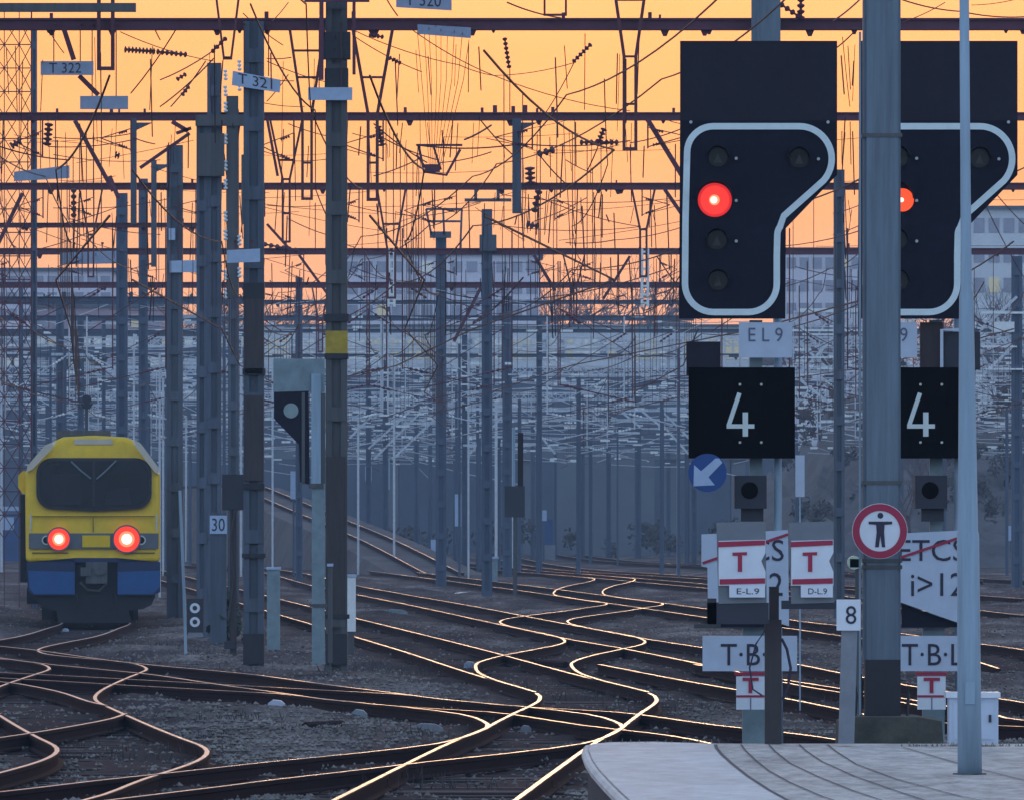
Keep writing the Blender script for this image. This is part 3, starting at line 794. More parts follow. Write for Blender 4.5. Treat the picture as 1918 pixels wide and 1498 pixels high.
b = MB(); b.pbox(1602, 1064, 1612, 1400, d + .02, .05); b.build('post', 'mast_dark', t)
d = 120
t = thing('white_marker', W(1500, 935, d), 'narrow white marker board on a thin stem right of the timber post', 'marker')
b = MB(); b.pbox(1490, 852, 1507, 930, d, .04); b.build('board', 'plate', t)
b = MB(); b.pbox(1497, 930, 1500, 1330, d + .01, .03); b.build('stem', 'steel_pale', t)

# ------------------------------------------------------------------ pale signal beside the yellow banded mast
d = 151.0
t = thing('shunting_signal', W(596, 1242, d), 'signal with a dark flag-shaped board and one pale lens beside the yellow banded mast', 'railway signal')
b = MB(); b.pbox(512, 672, 608, 734, d + .05, .12); b.build('sheet_metal_cover', 'cab_green', t)
b = MB(); b.ppoly([(513, 734), (578, 732), (580, 908), (562, 902), (560, 832), (513, 784)], d, .06); b.build('signal_board', 'sig_black', t)
b = MB(); b.pdisc(545, 769, 14, d - .02, .02, 20); b.build('lens', 'lamp_dim', t)
b = MB(); b.pbox(583, 700, 601, 906, d - .02, .12); b.build('upper_post', 'steel_pale', t)
b = MB(); b.pbox(565, 735, 571, 906, d - .03, .03); b.pbox(601, 736, 609, 905, d + .01, .1); b.build('frame', 'mast_dark', t)
b = MB(); b.pbox(584, 906, 608, 1242, d, .18); b.build('post', 'cab_green', t)
b = MB(); b.pbox(580, 1130, 612, 1136, d - .02, .22); b.pbox(578, 905, 606, 914, d - .03, .2); b.build('collar', 'mast_dark', t)

# ------------------------------------------------------------------ catenary gantries
def vdrop(b, px, y0, w0, y1, w1, y2, d, bw=5, dep=.08, rungs=()):
    for s in (-1, 1):
        pts = [(px + s * w0 / 2, y0), (px + s * w1 / 2, y1), (px + s * w1 / 2, y2)]
        b.pband(pts, bw, d, dep)
    b.pbox(px - w1 / 2, y2 - bw, px + w1 / 2, y2, d + .004, dep - .008)
    b.pbox(px - w1 / 2, y1 - 2, px + w1 / 2, y1 + 2, d + .004, dep - .008)
    for y in rungs:
        u = min(1, max(0, (y - y0) / (y1 - y0) if y1 > y0 else 1)); ww = w0 + (w1 - w0) * u
        b.pbox(px - ww / 2, y - 2, px + ww / 2, y + 2, d + .004, dep - .008)

def beam_mb(x0, x1, y, tk, d, lumps=True, rnd=None):
    b = MB(); s = d / F
    a = W(x0, y + tk / 2, d); c = W(x1, y - tk / 2, d)
    fl = (c.z - a.z) * .16
    b.box(a.x, c.x, d, d + .3, a.z, a.z + fl); b.box(a.x, c.x, d, d + .3, c.z - fl, c.z)
    b.box(a.x, c.x, d + .05, d + .25, a.z + fl, c.z - fl)
    return b

def lattice_mb(x0, x1, y, tk, d, n):
    b = MB()
    for yy in (y - tk / 2, y + tk / 2):
        for q in (0, .5): b.tube([W(x0, yy, d + q), W(x1, yy, d + q)], .05, 4)
    for i in range(n):
        a = x0 + (x1 - x0) * i / n; c = x0 + (x1 - x0) * (i + 1) / n
        y0, y1 = (y - tk / 2, y + tk / 2) if i % 2 else (y + tk / 2, y - tk / 2)
        b.tube([W(a, y0, d), W(c, y1, d)], .032, 4); b.tube([W(a, y1, d + .5), W(c, y0, d + .5)], .032, 4)
        b.tube([W(a, y - tk / 2, d), W(a, y + tk / 2, d)], .028, 4)
    return b

GD = {}
def gantry(key, label, d, y, tk, x0, x1, m_beam, masts, lattice=0):
    base = W((x0 + x1) / 2, y, d); base.z = -.15
    t = thing('catenary_gantry', base, label, 'gantry', 'overhead line gantries')
    GD[key] = (t, d, y)
    (lattice_mb(x0, x1, y, tk, d, lattice) if lattice else beam_mb(x0, x1, y, tk, d)).build('beam', m_beam, t)
    s = d / F
    rr = random.Random(int(y * 7 + d))
    for i in range(26 if d < 240 else 12):
        b = MB()
        px = rr.uniform(max(x0, -20), min(x1, 1940)); h = rr.uniform(4, 11) * 150 / d
        if rr.random() < .6: b.ppoly([(px - h, y + tk / 2), (px + h, y + tk / 2), (px + h * .4, y + tk / 2 + h * 1.4), (px - h * .4, y + tk / 2 + h * 1.4)], d + .08, .14)
        else: b.pbox(px - h * .5, y - tk / 2 - h * 1.6, px + h * .5, y - tk / 2, d + .08, .14)
        b.build('clamp', m_beam, t)
    masts = list(masts) + ([(x1 - 12, 5200 / d, y - tk, 'mast_mid')] if x1 >= 2000 else []) + ([(x0 + 12, 5200 / d, y - tk, 'mast_mid')] if x0 <= -60 else [])
    for mm in masts:
        px, wp, top, m_ = mm[:4]; lab = mm[4] if len(mm) > 4 else None
        b = MB(); bot = YH + (H + .15) * F / d
        hw = wp / 2
        for sg in (-1, 1):
            xa, xb = sorted((px + sg * hw, px + sg * hw * .42))
            b.pbox(xa, top, xb, bot, d - .16, .32)
        b.pbox(px - hw * .42, top, px + hw * .42, bot, d - .10, .2)
        stp = 1.1 * F / d; yy = top + stp * .4
        while yy < bot:
            b.pbox(px - hw * .95, yy, px + hw * .95, yy + stp * .2, d - .175, .014); yy += stp
        o = b.build('mast', m_, t)
        if lab: o['label'] = lab
        yield_masts.append((key, px, wp, top, bot, d, o))
    return t
yield_masts = []

gantry('g1', 'nearest gantry, thick dark beam across the top of the picture on two tall masts', 154, 45, 22, -60, 2000, 'oxide',
       [(475, 38, 40, 'mast_mid'), (630, 40, -60, 'mast_dark', 'dark mast with a yellow band')])
g1 = GD['g1'][0]
def add_part(key, name, m, f, off=-.2, parent=None):
    t, d, y = GD[key]
    b = MB(); f(b, d + off); return b.build(name, m, parent or t)
mst = {(k, px): o for k, px, wp, top, bot, d, o in yield_masts}
def mast_bits(key, px, wp, bits):
    t, d, y = GD[key]; o = mst[(key, px)]
    for nm, y0, y1, ww, m_ in bits:
        b = MB(); b.pbox(px - ww / 2, y0, px + ww / 2, y1, d - .20, .44); b.build(nm, m_, o)
mast_bits('g1', 630, 40, [('yellow_band', 620, 662, 41, 'yellow_band'), ('collar', 662, 672, 44, 'black_paint'), ('collar', 588, 602, 46, 'black_paint'), ('collar', 1150, 1158, 48, 'black_paint'), ('dark_foot', 1186, 1244, 40, 'black_paint'),
                          ('switch_box', 60, 110, 52, 'black_paint'), ('switch_box', 128, 178, 44, 'black_paint'), ('cable_sleeve', 855, 1150, 34, 'brown_post')])
mast_bits('g1', 475, 38, [('dark_foot', 1186, 1243, 39, 'black_paint'), ('sheathing', 560, 700, 34, 'brown_post'), ('collar', 690, 702, 42, 'black_paint'), ('collar', 1036, 1044, 44, 'black_paint'), ('switch_box', 530, 560, 40, 'black_paint'), ('sheathing', 740, 900, 36, 'brown_post'), ('collar', 905, 916, 40, 'black_paint')])
DR = [('g1', 1180, -60, 70, 106, 22, 282, 6, (0, 195)), ('g1', 198, -60, 26, -50, 26, 132, 7, ()), ('g1', 426, -60, 56, 108, 14, 112, 4, ()),
      ('g1', 698, 50, 76, 215, 17, 377, 6, (145, 305)), ('g1', 575, 50, 66, 215, 17, 375, 5, (95, 145, 305)), ('g1', 1040, -60, 50, -30, 40, 30, 4, ())]
for key, px, y0, w0, y1, w1, y2, bw, rg in DR:
    add_part(key, 'drop_frame', 'oxide_thin', lambda b, d: vdrop(b, px, y0, w0, y1, w1, y2, d, bw, .08, rg))
add_part('g1', 'upper_beam', 'mast_dark', lambda b, d: b.pbox(-60, 6, 254, 22, d, .2), -1.2)
add_part('g1', 'support_tower', 'steel_blue', lambda b, d: b.pbox(1408, -60, 1462, 120, d, .3), -.4)
add_part('g1', 'upper_beam', 'oxide', lambda b, d: (b.pbox(570, -4, 692, 4, d, .1), b.pbox(598, 4, 606, 150, d, .08), b.pbox(660, 4, 666, 140, d, .08)), -.5)

gantry('g2', 'second gantry, beam crossing behind the number plates in the orange sky', 191, 218, 15, -80, 2000, 'oxide',
       [(401, 26, 118, 'mast_mid'), (378, 20, 230, 'mast_mid')])
gantry('g3', 'third gantry, beam level with the lit red lamps', 232, 349, 13, -90, 2000, 'oxide', [(327, 30, 272, 'mast_mid'), (437, 20, 205, 'mast_mid'), (1572, 20, 318, 'mast_mid')])
gantry('g4', 'fourth gantry, beam just above the pale distant building', 290, 471, 12, -90, 2000, 'oxide', [(228, 21, 362, 'mast_far'), (912, 20, 395, 'mast_far')])
gantry('g5', 'fifth gantry, thin beam below the fourth one', 335, 534, 11, -90, 1300, 'oxide', [(268, 17, 335, 'mast_far'), (826, 20, 442, 'mast_far')])
gantry('g6', 'sixth gantry, beam at the height of the signal feet', 392, 596, 10, -90, 1300, 'mast_far', [(950, 18, 555, 'mast_far'), (112, 14, 560, 'mast_far')])
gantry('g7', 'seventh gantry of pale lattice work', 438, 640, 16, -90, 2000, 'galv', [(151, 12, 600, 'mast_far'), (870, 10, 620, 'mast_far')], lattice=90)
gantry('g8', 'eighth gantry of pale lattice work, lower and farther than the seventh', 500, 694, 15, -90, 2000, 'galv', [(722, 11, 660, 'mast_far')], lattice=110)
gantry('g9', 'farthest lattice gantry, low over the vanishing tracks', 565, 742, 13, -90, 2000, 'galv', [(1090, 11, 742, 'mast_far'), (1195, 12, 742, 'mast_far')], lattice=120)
gantry('g10', 'low dark portal in front of the plain retaining wall', 590, 832, 6, 1030, 1260, 'mast_far', [(1040, 7, 830, 'mast_far'), (1252, 8, 830, 'mast_far')])
gantry('g11', 'pale lattice gantry on the right, between the signals', 330, 640, 112, 1486, 2010, 'galv', [(1905, 20, 480, 'mast_far')], lattice=7)
gantry('g12', 'short gantry over the left hand tracks, at the left edge', 262, 422, 9, -90, 372, 'oxide', [(64, 9, 48, 'mast_far')])
gantry('g13', 'low dark gantry over the left hand tracks behind the train', 300, 560, 9, -90, 470, 'mast_far', [])
for i_, (d_, y_, t_, x0_, x1_, m_, ms_, lab_) in enumerate([
    (365, 566, 8, -90, 1300, 'mast_far', [(560, 13, 520, 'mast_far')], 'dark far gantry, beam at the upper edge of the long pale building roof'),
    (420, 620, 7, -90, 2000, 'mast_far', [(1010, 11, 600, 'mast_far')], 'dark far gantry, beam level with the yellow mast band'),
    (470, 666, 7, -90, 2000, 'mast_far', [(690, 10, 640, 'mast_far'), (1300, 10, 640, 'mast_far')], 'dark far gantry, beam level with the speed indicator tops'),
    (530, 716, 6, -90, 2000, 'mast_far', [(780, 9, 700, 'mast_far')], 'thin far gantry, beam level with the pale lens'),
    (545, 768, 6, 430, 2000, 'galv', [(1140, 9, 760, 'mast_far')], 'thin pale gantry, beam level with the digits 4'),
    (575, 802, 5, 300, 2000, 'mast_far', [(960, 8, 800, 'mast_far')], 'lowest thin gantry beam just above the ramp track'),
    (455, 655, 5, 480, 1290, 'galv', [], 'slim pale cross beam under the lit windows'),
    (560, 786, 4, 600, 1300, 'galv', [], 'slimmest pale cross beam over the far tracks')]):
    gantry('far%d' % i_, lab_, d_, y_, t_, x0_, x1_, m_, ms_)
mst = {(k, px): o for k, px, wp, top, bot, d, o in yield_masts}

DR = [('g2', 536, 225, 60, 336, 13, 455, 4, (300, 400)), ('g2', 430, 225, 40, 330, 10, 420, 3, ()), ('g3', 733, 352, 54, 470, 14, 560, 4, (420,)), ('g3', 1205, 352, 44, 430, 12, 520, 4, ()),
      ('g4', 1075, 478, 40, 540, 10, 600, 3, ()), ('g5', 600, 540, 30, 600, 8, 660, 3, ()), ('g3', 170, 352, 44, 440, 10, 520, 3, ())]
for key, px, y0, w0, y1, w1, y2, bw, rg in DR:
    add_part(key, 'drop_frame', 'oxide_thin', lambda b, d: vdrop(b, px, y0, w0, y1, w1, y2, d, bw, .08, rg))
for key, x, y0, y1, w_ in (('g2', 968, 222, 400, 17), ('g2', 250, 222, 420, 11), ('g3', 288, 300, 500, 10)):
    add_part(key, 'drop_post', 'mast_mid', lambda b, d: (b.pbox(x - w_ / 2, y0, x + w_ / 2, y1, d, .16), b.ppoly([(x + w_ / 2, y0 + 8), (x + w_ / 2 + 30, y0 + 8), (x + w_ / 2, y0 + 22)], d + .02, .1)))
for key, x in (('g4', 733), ('g4', 1208)):
    def ladder(b, d, x=x):
        b.pbox(x - 8, 466, x - 3, 575, d, .06); b.pbox(x + 3, 466, x + 8, 575, d, .06)
        for yy in range(470, 575, 16): b.pbox(x - 8, yy, x + 8, yy + 4, d + .01, .04)
    add_part(key, 'white_ladder', 'insul_pale', ladder)
BR = [('g2', 140, 226, 212, 358, 8), ('g2', 1213, 224, 1278, 330, 9), ('g3', 1245, 355, 1290, 420, 7), ('g3', 42, 362, -10, 470, 7), ('g2', 322, 228, 352, 246, 8), ('g3', 205, 330, 222, 372, 8),
      ('g2', 500, 222, 520, 330, 5), ('g1', 118, 50, 138, 112, 9), ('g1', 148, 142, 184, 178, 9), ('g4', 560, 478, 620, 560, 5), ('g4', 1000, 478, 1040, 545, 6), ('g4', 1180, 480, 1130, 560, 5), ('g5', 900, 540, 850, 640, 6),
      ('g3', 500, 420, 545, 470, 5), ('g2', 355, 250, 262, 315, 6), ('g2', 358, 240, 330, 250, 6)]
for key, xa, ya, xb, yb, w_ in BR:
    add_part(key, 'brace', 'oxide', lambda b, d: b.pband([(xa, ya), (xb, yb)], w_, d, .1))
for key, pts_ in (('g7', [(700, 860, 790, 770), (735, 860, 830, 770), (690, 840, 770, 768), (655, 820, 700, 775)]), ('g7', [(1236, 790, 1290, 850), (1240, 770, 1300, 830), (1190, 760, 1240, 800)]),
                  ('g8', [(880, 850, 940, 780), (1150, 760, 1200, 800), (1000, 800, 1040, 850)])):
    for q in pts_:
        add_part(key, 'brace', 'galv', lambda b, d: b.pband([(q[0], q[1]), (q[2], q[3])], 4, d, .1))

# insulator strings
IN = [('g1', 232, 93, 292, 97, 7, 9), ('g1', 292, 97, 352, 103, 6, 7), ('g1', 945, 70, 954, 130, 5, 7), ('g1', 1108, 82, 1072, 118, 5, 6), ('g1', 1450, 0, 1500, 34, 6, 5), ('g1', 1500, -5, 1500, 40, 8, 4),
      ('g1', 690, 66, 720, 70, 5, 4), ('g1', 728, 108, 752, 120, 5, 4), ('g2', 708, 236, 716, 275, 8, 6), ('g2', 1132, 240, 1118, 275, 7, 5), ('g2', 92, 230, 88, 275, 9, 5), ('g2', 1085, 267, 1160, 267, 6, 8),
      ('g2', 1040, 280, 1005, 290, 8, 3), ('g3', 992, 312, 994, 348, 11, 4), ('g3', 1010, 355, 1000, 400, 8, 4), ('g3', 138, 352, 138, 410, 6, 5), ('g2', 20, 275, 40, 262, 8, 3), ('g4', 480, 455, 560, 470, 5, 7),
      ('g1', 425, 70, 395, 100, 5, 4), ('g1', 330, 150, 350, 138, 5, 3), ('g1', 340, 180, 355, 160, 5, 3), ('g4', 985, 420, 1010, 425, 8, 3), ('g2', 215, 290, 225, 292, 8, 2), ('g3', 300, 352, 318, 352, 6, 4)]
for key, xa, ya, xb, yb, r_, n_ in IN:
    add_part(key, 'insulator', 'insul_dark', lambda b, d: b.beads(W(xa, ya, d), W(xb, yb, d), r_ * d / F, n_), -.3)
# pale insulators running down beside the left masts
for key, x, ys_ in (('g2', 422, (130, 160, 190, 250, 300, 335, 395, 430, 505, 540)), ('g2', 448, (112, 150, 440, 470, 500)), ('g3', 434, (385, 420, 450, 520))):
    for yy in ys_:
        add_part(key, 'insulator', 'insul_pale', lambda b, d: b.beads(W(x, yy, d), W(x + 1, yy + 22, d), 4.5 * d / F, 3), -.3)
add_part('g2', 'equipment_rack', 'mast_dark', lambda b, d: (b.pbox(424, 180, 446, 560, d, .2), b.pbox(366, 215, 494, 236, d - .05, .2), b.pbox(370, 250, 420, 330, d - .1, .2), b.pbox(452, 290, 470, 420, d - .02, .15)), -.25)
add_part('g4', 'transformer', 'mast_mid', lambda b, d: (b.pbox(902, 392, 922, 440, d, .4), b.pbox(870, 372, 958, 378, d, .1), b.pbox(888, 350, 894, 376, d, .1), b.pbox(930, 352, 936, 376, d, .1), b.pbox(898, 440, 930, 470, d, .35)), -.4)
add_part('g5', 'switch_frame', 'mast_mid', lambda b, d: (b.pband([(798, 392), (865, 392)], 4, d, .1), b.pband([(798, 392), (808, 440)], 4, d, .1), b.pband([(865, 392), (862, 470)], 4, d, .1), b.pband([(800, 415), (862, 415)], 4, d, .1), b.pbox(805, 434, 845, 446, d, .2), b.pband([(830, 392), (832, 440)], 4, d, .1)), -.4)
add_part('g6', 'switch_frame', 'mast_dark', lambda b, d: (b.pbox(110, 672, 200, 678, d, .1), b.pbox(124, 678, 132, 692, d, .1), b.pbox(176, 678, 190, 692, d, .1), b.pbox(182, 660, 186, 676, d, .1)), -.4)

# stay and feeder wires strung on the gantries, each a sagging rod of its own
ST = [('g1', 660, 56, 860, 122, 3), ('g1', 660, 66, 790, 135, 3), ('g1', 770, 55, 925, 142, 3), ('g1', 925, 142, 1075, 118, 3), ('g1', 925, 142, 1180, 208, 3), ('g1', 860, 122, 925, 142, 3), ('g1', 950, 5, 1050, 34, 5),
      ('g1', 725, 0, 745, 30, 4), ('g1', 1075, 118, 1020, 215, 3), ('g1', 955, 130, 955, 215, 4), ('g1', 225, 60, 400, 115, 3), ('g1', 90, 55, 120, 100, 3), ('g1', 300, 150, 400, 95, 4), ('g1', 320, 200, 385, 115, 4),
      ('g1', 290, 55, 300, 75, 4), ('g1', 330, 55, 245, 175, 4), ('g1', 400, 110, 300, 200, 4), ('g1', 540, 140, 500, 190, 3), ('g1', 455, 25, 530, 85, 3), ('g1', 500, 110, 545, 108, 4), ('g1', 485, 145, 550, 152, 4), ('g1', 510, 40, 540, 5, 3),
      ('g1', 1600, 60, 1560, 95, 4), ('g1', 1560, 40, 1610, 0, 5), ('g1', 1690, 0, 1800, 22, 5), ('g1', 1800, 22, 1918, 32, 5), ('g1', 1690, 42, 1770, 5, 3), ('g1', 1820, 10, 1918, -5, 3), ('g1', 1578, 70, 1592, 200, 3),
      ('g2', 700, 232, 800, 305, 4), ('g2', 720, 260, 820, 300, 4), ('g2', 825, 305, 920, 285, 4), ('g2', 700, 330, 790, 295, 4), ('g2', 780, 272, 960, 272, 6), ('g2', 960, 268, 1180, 264, 5), ('g2', 900, 225, 960, 290, 4),
      ('g2', 870, 262, 920, 235, 6), ('g2', 1120, 275, 1100, 320, 4), ('g2', 1060, 300, 1110, 325, 3), ('g2', 1010, 290, 1060, 345, 4), ('g2', 1000, 287, 1160, 272, 3), ('g2', 1180, 268, 1280, 240, 4), ('g2', 1250, 225, 1275, 232, 3),
      ('g2', 100, 258, 250, 250, 4), ('g2', 90, 275, 250, 262, 4), ('g2', 100, 290, 300, 300, 3), ('g2', 0, 275, 130, 300, 5), ('g2', 250, 258, 290, 270, 4), ('g2', 480, 190, 570, 200, 3), ('g2', 540, 232, 640, 260, 3), ('g2', 520, 300, 630, 296, 3),
      ('g2', 500, 115, 640, 160, 3), ('g2', 660, 250, 700, 258, 3), ('g3', 640, 380, 790, 405, 3), ('g3', 790, 405, 900, 380, 3), ('g3', 920, 420, 1200, 425, 3), ('g3', 1010, 370, 1200, 425, 3), ('g3', 1000, 415, 1100, 370, 3), ('g3', 940, 365, 1260, 372, 3),
      ('g3', 500, 385, 640, 380, 3), ('g3', 540, 410, 630, 445, 3), ('g3', 130, 410, 300, 440, 3), ('g3', 100, 390, 320, 372, 3), ('g3', 60, 430, 240, 380, 3), ('g3', 200, 420, 60, 470, 3), ('g3', 1030, 345, 1020, 440, 3), ('g3', 1150, 400, 1152, 466, 5),
      ('g3', 1060, 455, 1150, 450, 4), ('g3', 1150, 450, 1280, 425, 3), ('g4', 1000, 560, 1260, 500, 4), ('g4', 820, 545, 920, 560, 4), ('g4', 500, 600, 640, 545, 3), ('g4', 980, 520, 900, 600, 5), ('g4', 660, 500, 800, 540, 3), ('g4', 1230, 480, 1290, 560, 4),
      ('g4', 1560, 440, 1615, 420, 3), ('g4', 1490, 500, 1615, 520, 3), ('g3', 1560, 400, 1620, 380, 3), ('g4', 1830, 350, 1918, 520, 3), ('g3', 1840, 330, 1918, 420, 3)]
for key, xa, ya, xb, yb, w_ in ST:
    def stay(b, d):
        pts = []
        L_ = math.hypot(xb - xa, yb - ya)
        for i in range(9):
            u = i / 8; pts.append(W(xa + (xb - xa) * u, ya + (yb - ya) * u + 4 * u * (1 - u) * L_ * .035, d + u * 3))
        b.tube(pts, w_ * d / F / 2 * .62, 4)
    add_part(key, 'stay_wire', 'oxide_thin', stay, -.6)
rr = random.Random(5)
for key, n_, ylo, yhi in (('g2', 16, 225, 345), ('g3', 22, 355, 465), ('g4', 20, 475, 590), ('g5', 18, 540, 640), ('g6', 16, 600, 700), ('g7', 14, 650, 760)):
    for i in range(n_):
        xa = rr.uniform(-40, 1250) if rr.random() < .82 else rr.uniform(1480, 1918); ya = rr.uniform(ylo, yhi); xb = xa + rr.choice((-1, 1)) * rr.uniform(60, 260); yb = min(yhi + 30, max(ylo - 10, ya + rr.gauss(0, 22)))
        def stay(b, d):
            pts = []
            L_ = math.hypot(xb - xa, yb - ya)
            for j in range(7):
                u = j / 6; pts.append(W(xa + (xb - xa) * u, ya + (yb - ya) * u + 4 * u * (1 - u) * L_ * .012, d + u * 6))
            b.tube(pts, 2.2 * d / F / 2 * .6, 4)
        add_part(key, 'stay_wire', 'oxide_thin' if key in ('g2', 'g3', 'g4') else 'galv', stay, -.6)

for px_, top_ in ((790, 50), (800, 40), (808, 52), (818, 46), (826, 55), (836, 46), (846, 58), (858, 62), (868, 75)):
    add_part('g1', 'stay_wire', 'oxide_thin', lambda b, d: b.tube([W(px_ + (px_ - 826) * .25, top_, d), W(px_, 150, d + 8), W(815 + (px_ - 826) * .3, 310, d + 30)], 1.5 * d / F / 2, 4), -.5)
add_part('g2', 'section_insulator', 'oxide', lambda b, d: (b.pband([(780, 272), (866, 272)], 4, d, .1), b.pband([(784, 272), (794, 322), (836, 328), (862, 280)], 5, d + .02, .1), b.pbox(796, 308, 824, 322, d, .3), b.pband([(800, 318), (780, 290)], 4, d + .05, .1), b.pband([(812, 275), (826, 318)], 4, d + .06, .1)), -.5)
rr = random.Random(15)
for key, n_, ylo, yhi in (('g1', 34, 60, 230), ('g2', 70, 215, 350), ('g3', 90, 345, 475), ('g4', 90, 470, 600)):
    def drops(b, d):
        for i in range(n_):
            x = rr.uniform(-10, 1268) if rr.random() < .88 else rr.uniform(1575, 1615); y0 = rr.uniform(ylo, ylo + 60); y1 = rr.uniform(yhi - 70, yhi + 40)
            b.tube([W(x, y0, d), W(x + rr.uniform(-6, 6), y1, d + rr.uniform(0, 12))], rr.choice((1.5, 2.2, 3.0)) * d / F / 2, 3)
    tag(add_part(key, 'hanging_wires', 'oxide_thin', drops, -.7), kind='stuff')
for key, n_, ylo, yhi in (('g6', 130, 590, 720), ('g7', 240, 640, 800), ('g8', 320, 690, 850), ('g9', 260, 730, 870)):
    def tangle(b, d):
        for i in range(n_):
            x = rr.uniform(-20, 1290) if rr.random() < .7 else rr.uniform(1470, 1930); y = rr.uniform(ylo, yhi); L_ = rr.uniform(30, 190); dy = rr.gauss(0, 5) if rr.random() < .8 else rr.gauss(0, 30)
            b.tube([W(x, y, d), W(x + L_ * .5, y + dy * .5 + L_ * .012, d + 3), W(x + L_, y + dy, d + 6)], 1.8 * d / F / 2, 3)
    tag(add_part(key, 'wire_tangle', 'galv', tangle, -.9), kind='stuff')
    def glints(b, d):  # white dashes standing in for glints on far insulators and metalwork
        for i in range(n_):
            x = rr.uniform(-20, 1290) if rr.random() < .7 else rr.uniform(1470, 1930); y = rr.uniform(ylo, yhi); q = rr.uniform(3, 9)
            b.pbox(x, y, x + q * rr.uniform(1, 3.5), y + q * .5, d, .1)
    tag(add_part(key, 'fittings', 'insul_pale', glints, -1.0), kind='stuff')
rc = random.Random(99)
for key, n_, lo_, hi_ in (('g2', 6, -10, 1260), ('g3', 9, -10, 1260), ('g4', 12, -10, 1270), ('g5', 10, 0, 1270)):
    for i in range(n_):
        px_ = lo_ + (hi_ - lo_) * (i + rc.uniform(.1, .9)) / n_; sg_ = rc.choice((-1, 1)); dg_, yg_ = GD[key][1], GD[key][2]
        k_ = 190 / dg_; L1 = rc.uniform(58, 92) * k_; A1 = rc.uniform(40, 85) * k_; wv = max(1.8, 3.2 * k_)
        arm_ = add_part(key, 'cantilever', 'oxide_thin', lambda b, d: (b.ptube([(px_, yg_), (px_, yg_ + L1)], wv, d, 5), b.ptube([(px_, yg_ + L1 * .95), (px_ + sg_ * A1, yg_ + L1 * .62)], wv * .7, d, 5),
            b.ptube([(px_, yg_ + L1 * .35), (px_ + sg_ * A1, yg_ + L1 * .62)], wv * .6, d, 5), b.ptube([(px_ + sg_ * A1 * 1.25, yg_ + L1 * .66), (px_ + sg_ * A1 * .2, yg_ + L1 * .9)], wv * .5, d, 5)), -.35)
        for u_ in (.42, .9):
            add_part(key, 'insulator', 'insul_dark', lambda b, d: b.beads(W(px_ + sg_ * A1 * .12, yg_ + L1 * u_, d - .02), W(px_ + sg_ * A1 * .42, yg_ + L1 * (u_ + (.62 - u_) * .35), d - .02), 3.4 * k_ * d / F, 4), -.35, arm_)
for q in ((1495, 578, 1562, 585), (1585, 578, 1613, 585), (1484, 617, 1617, 621), (1503, 625, 1566, 628), (1492, 668, 1564, 671), (1530, 689, 1562, 692), (1838, 584, 1918, 588), (1838, 648, 1905, 651), (1846, 690, 1918, 693), (1862, 603, 1900, 622)):
    add_part('g11', 'pale_bar', 'insul_pale', lambda b, d: b.pbox(*q, d, .1), -.3)
for q in ((1490, 708, 1562, 632), (1578, 618, 1614, 583), (1838, 618, 1905, 556), (1842, 702, 1898, 648), (1842, 600, 1890, 648), (1496, 640, 1560, 700), (1500, 712, 1560, 760), (1488, 600, 1530, 640)):
    add_part('g11', 'brace', 'galv', lambda b, d: b.pband([q[:2], q[2:]], 5, d, .1), -.25)
for i in range(64):
    x = rr.uniform(300, 1290) if i < 34 else rr.uniform(1480, 1925); dd = rr.uniform(360, 585)
    if i >= 46: x, dd = rr.uniform(-10, 480), rr.uniform(290, 430)
    wpx = rr.uniform(3.5, 9); h = rr.uniform(5.5, 9.5) + (1.5 if i >= 46 else 0)
    pale = rr.random() < .55; g0 = W(x, 0, dd); g0.z = -.2
    t = thing('line_side_post', g0, 'slim post standing in the blue distance between the far tracks', 'post', 'slim posts in the distance')
    r_ = wpx * dd / F / 2
    b = MB(); b.tube([(g0.x, dd, -.2), (g0.x, dd, h)], r_, 6); b.build('post', 'galv' if pale and wpx < 6 else 'mast_far', t)
    b = MB(); b.box(g0.x - .03, g0.x + rr.choice((-1, 1)) * rr.uniform(.6, 2.0), dd - .03, dd + .03, h - .35, h - .25); b.build('arm', 'galv', t)

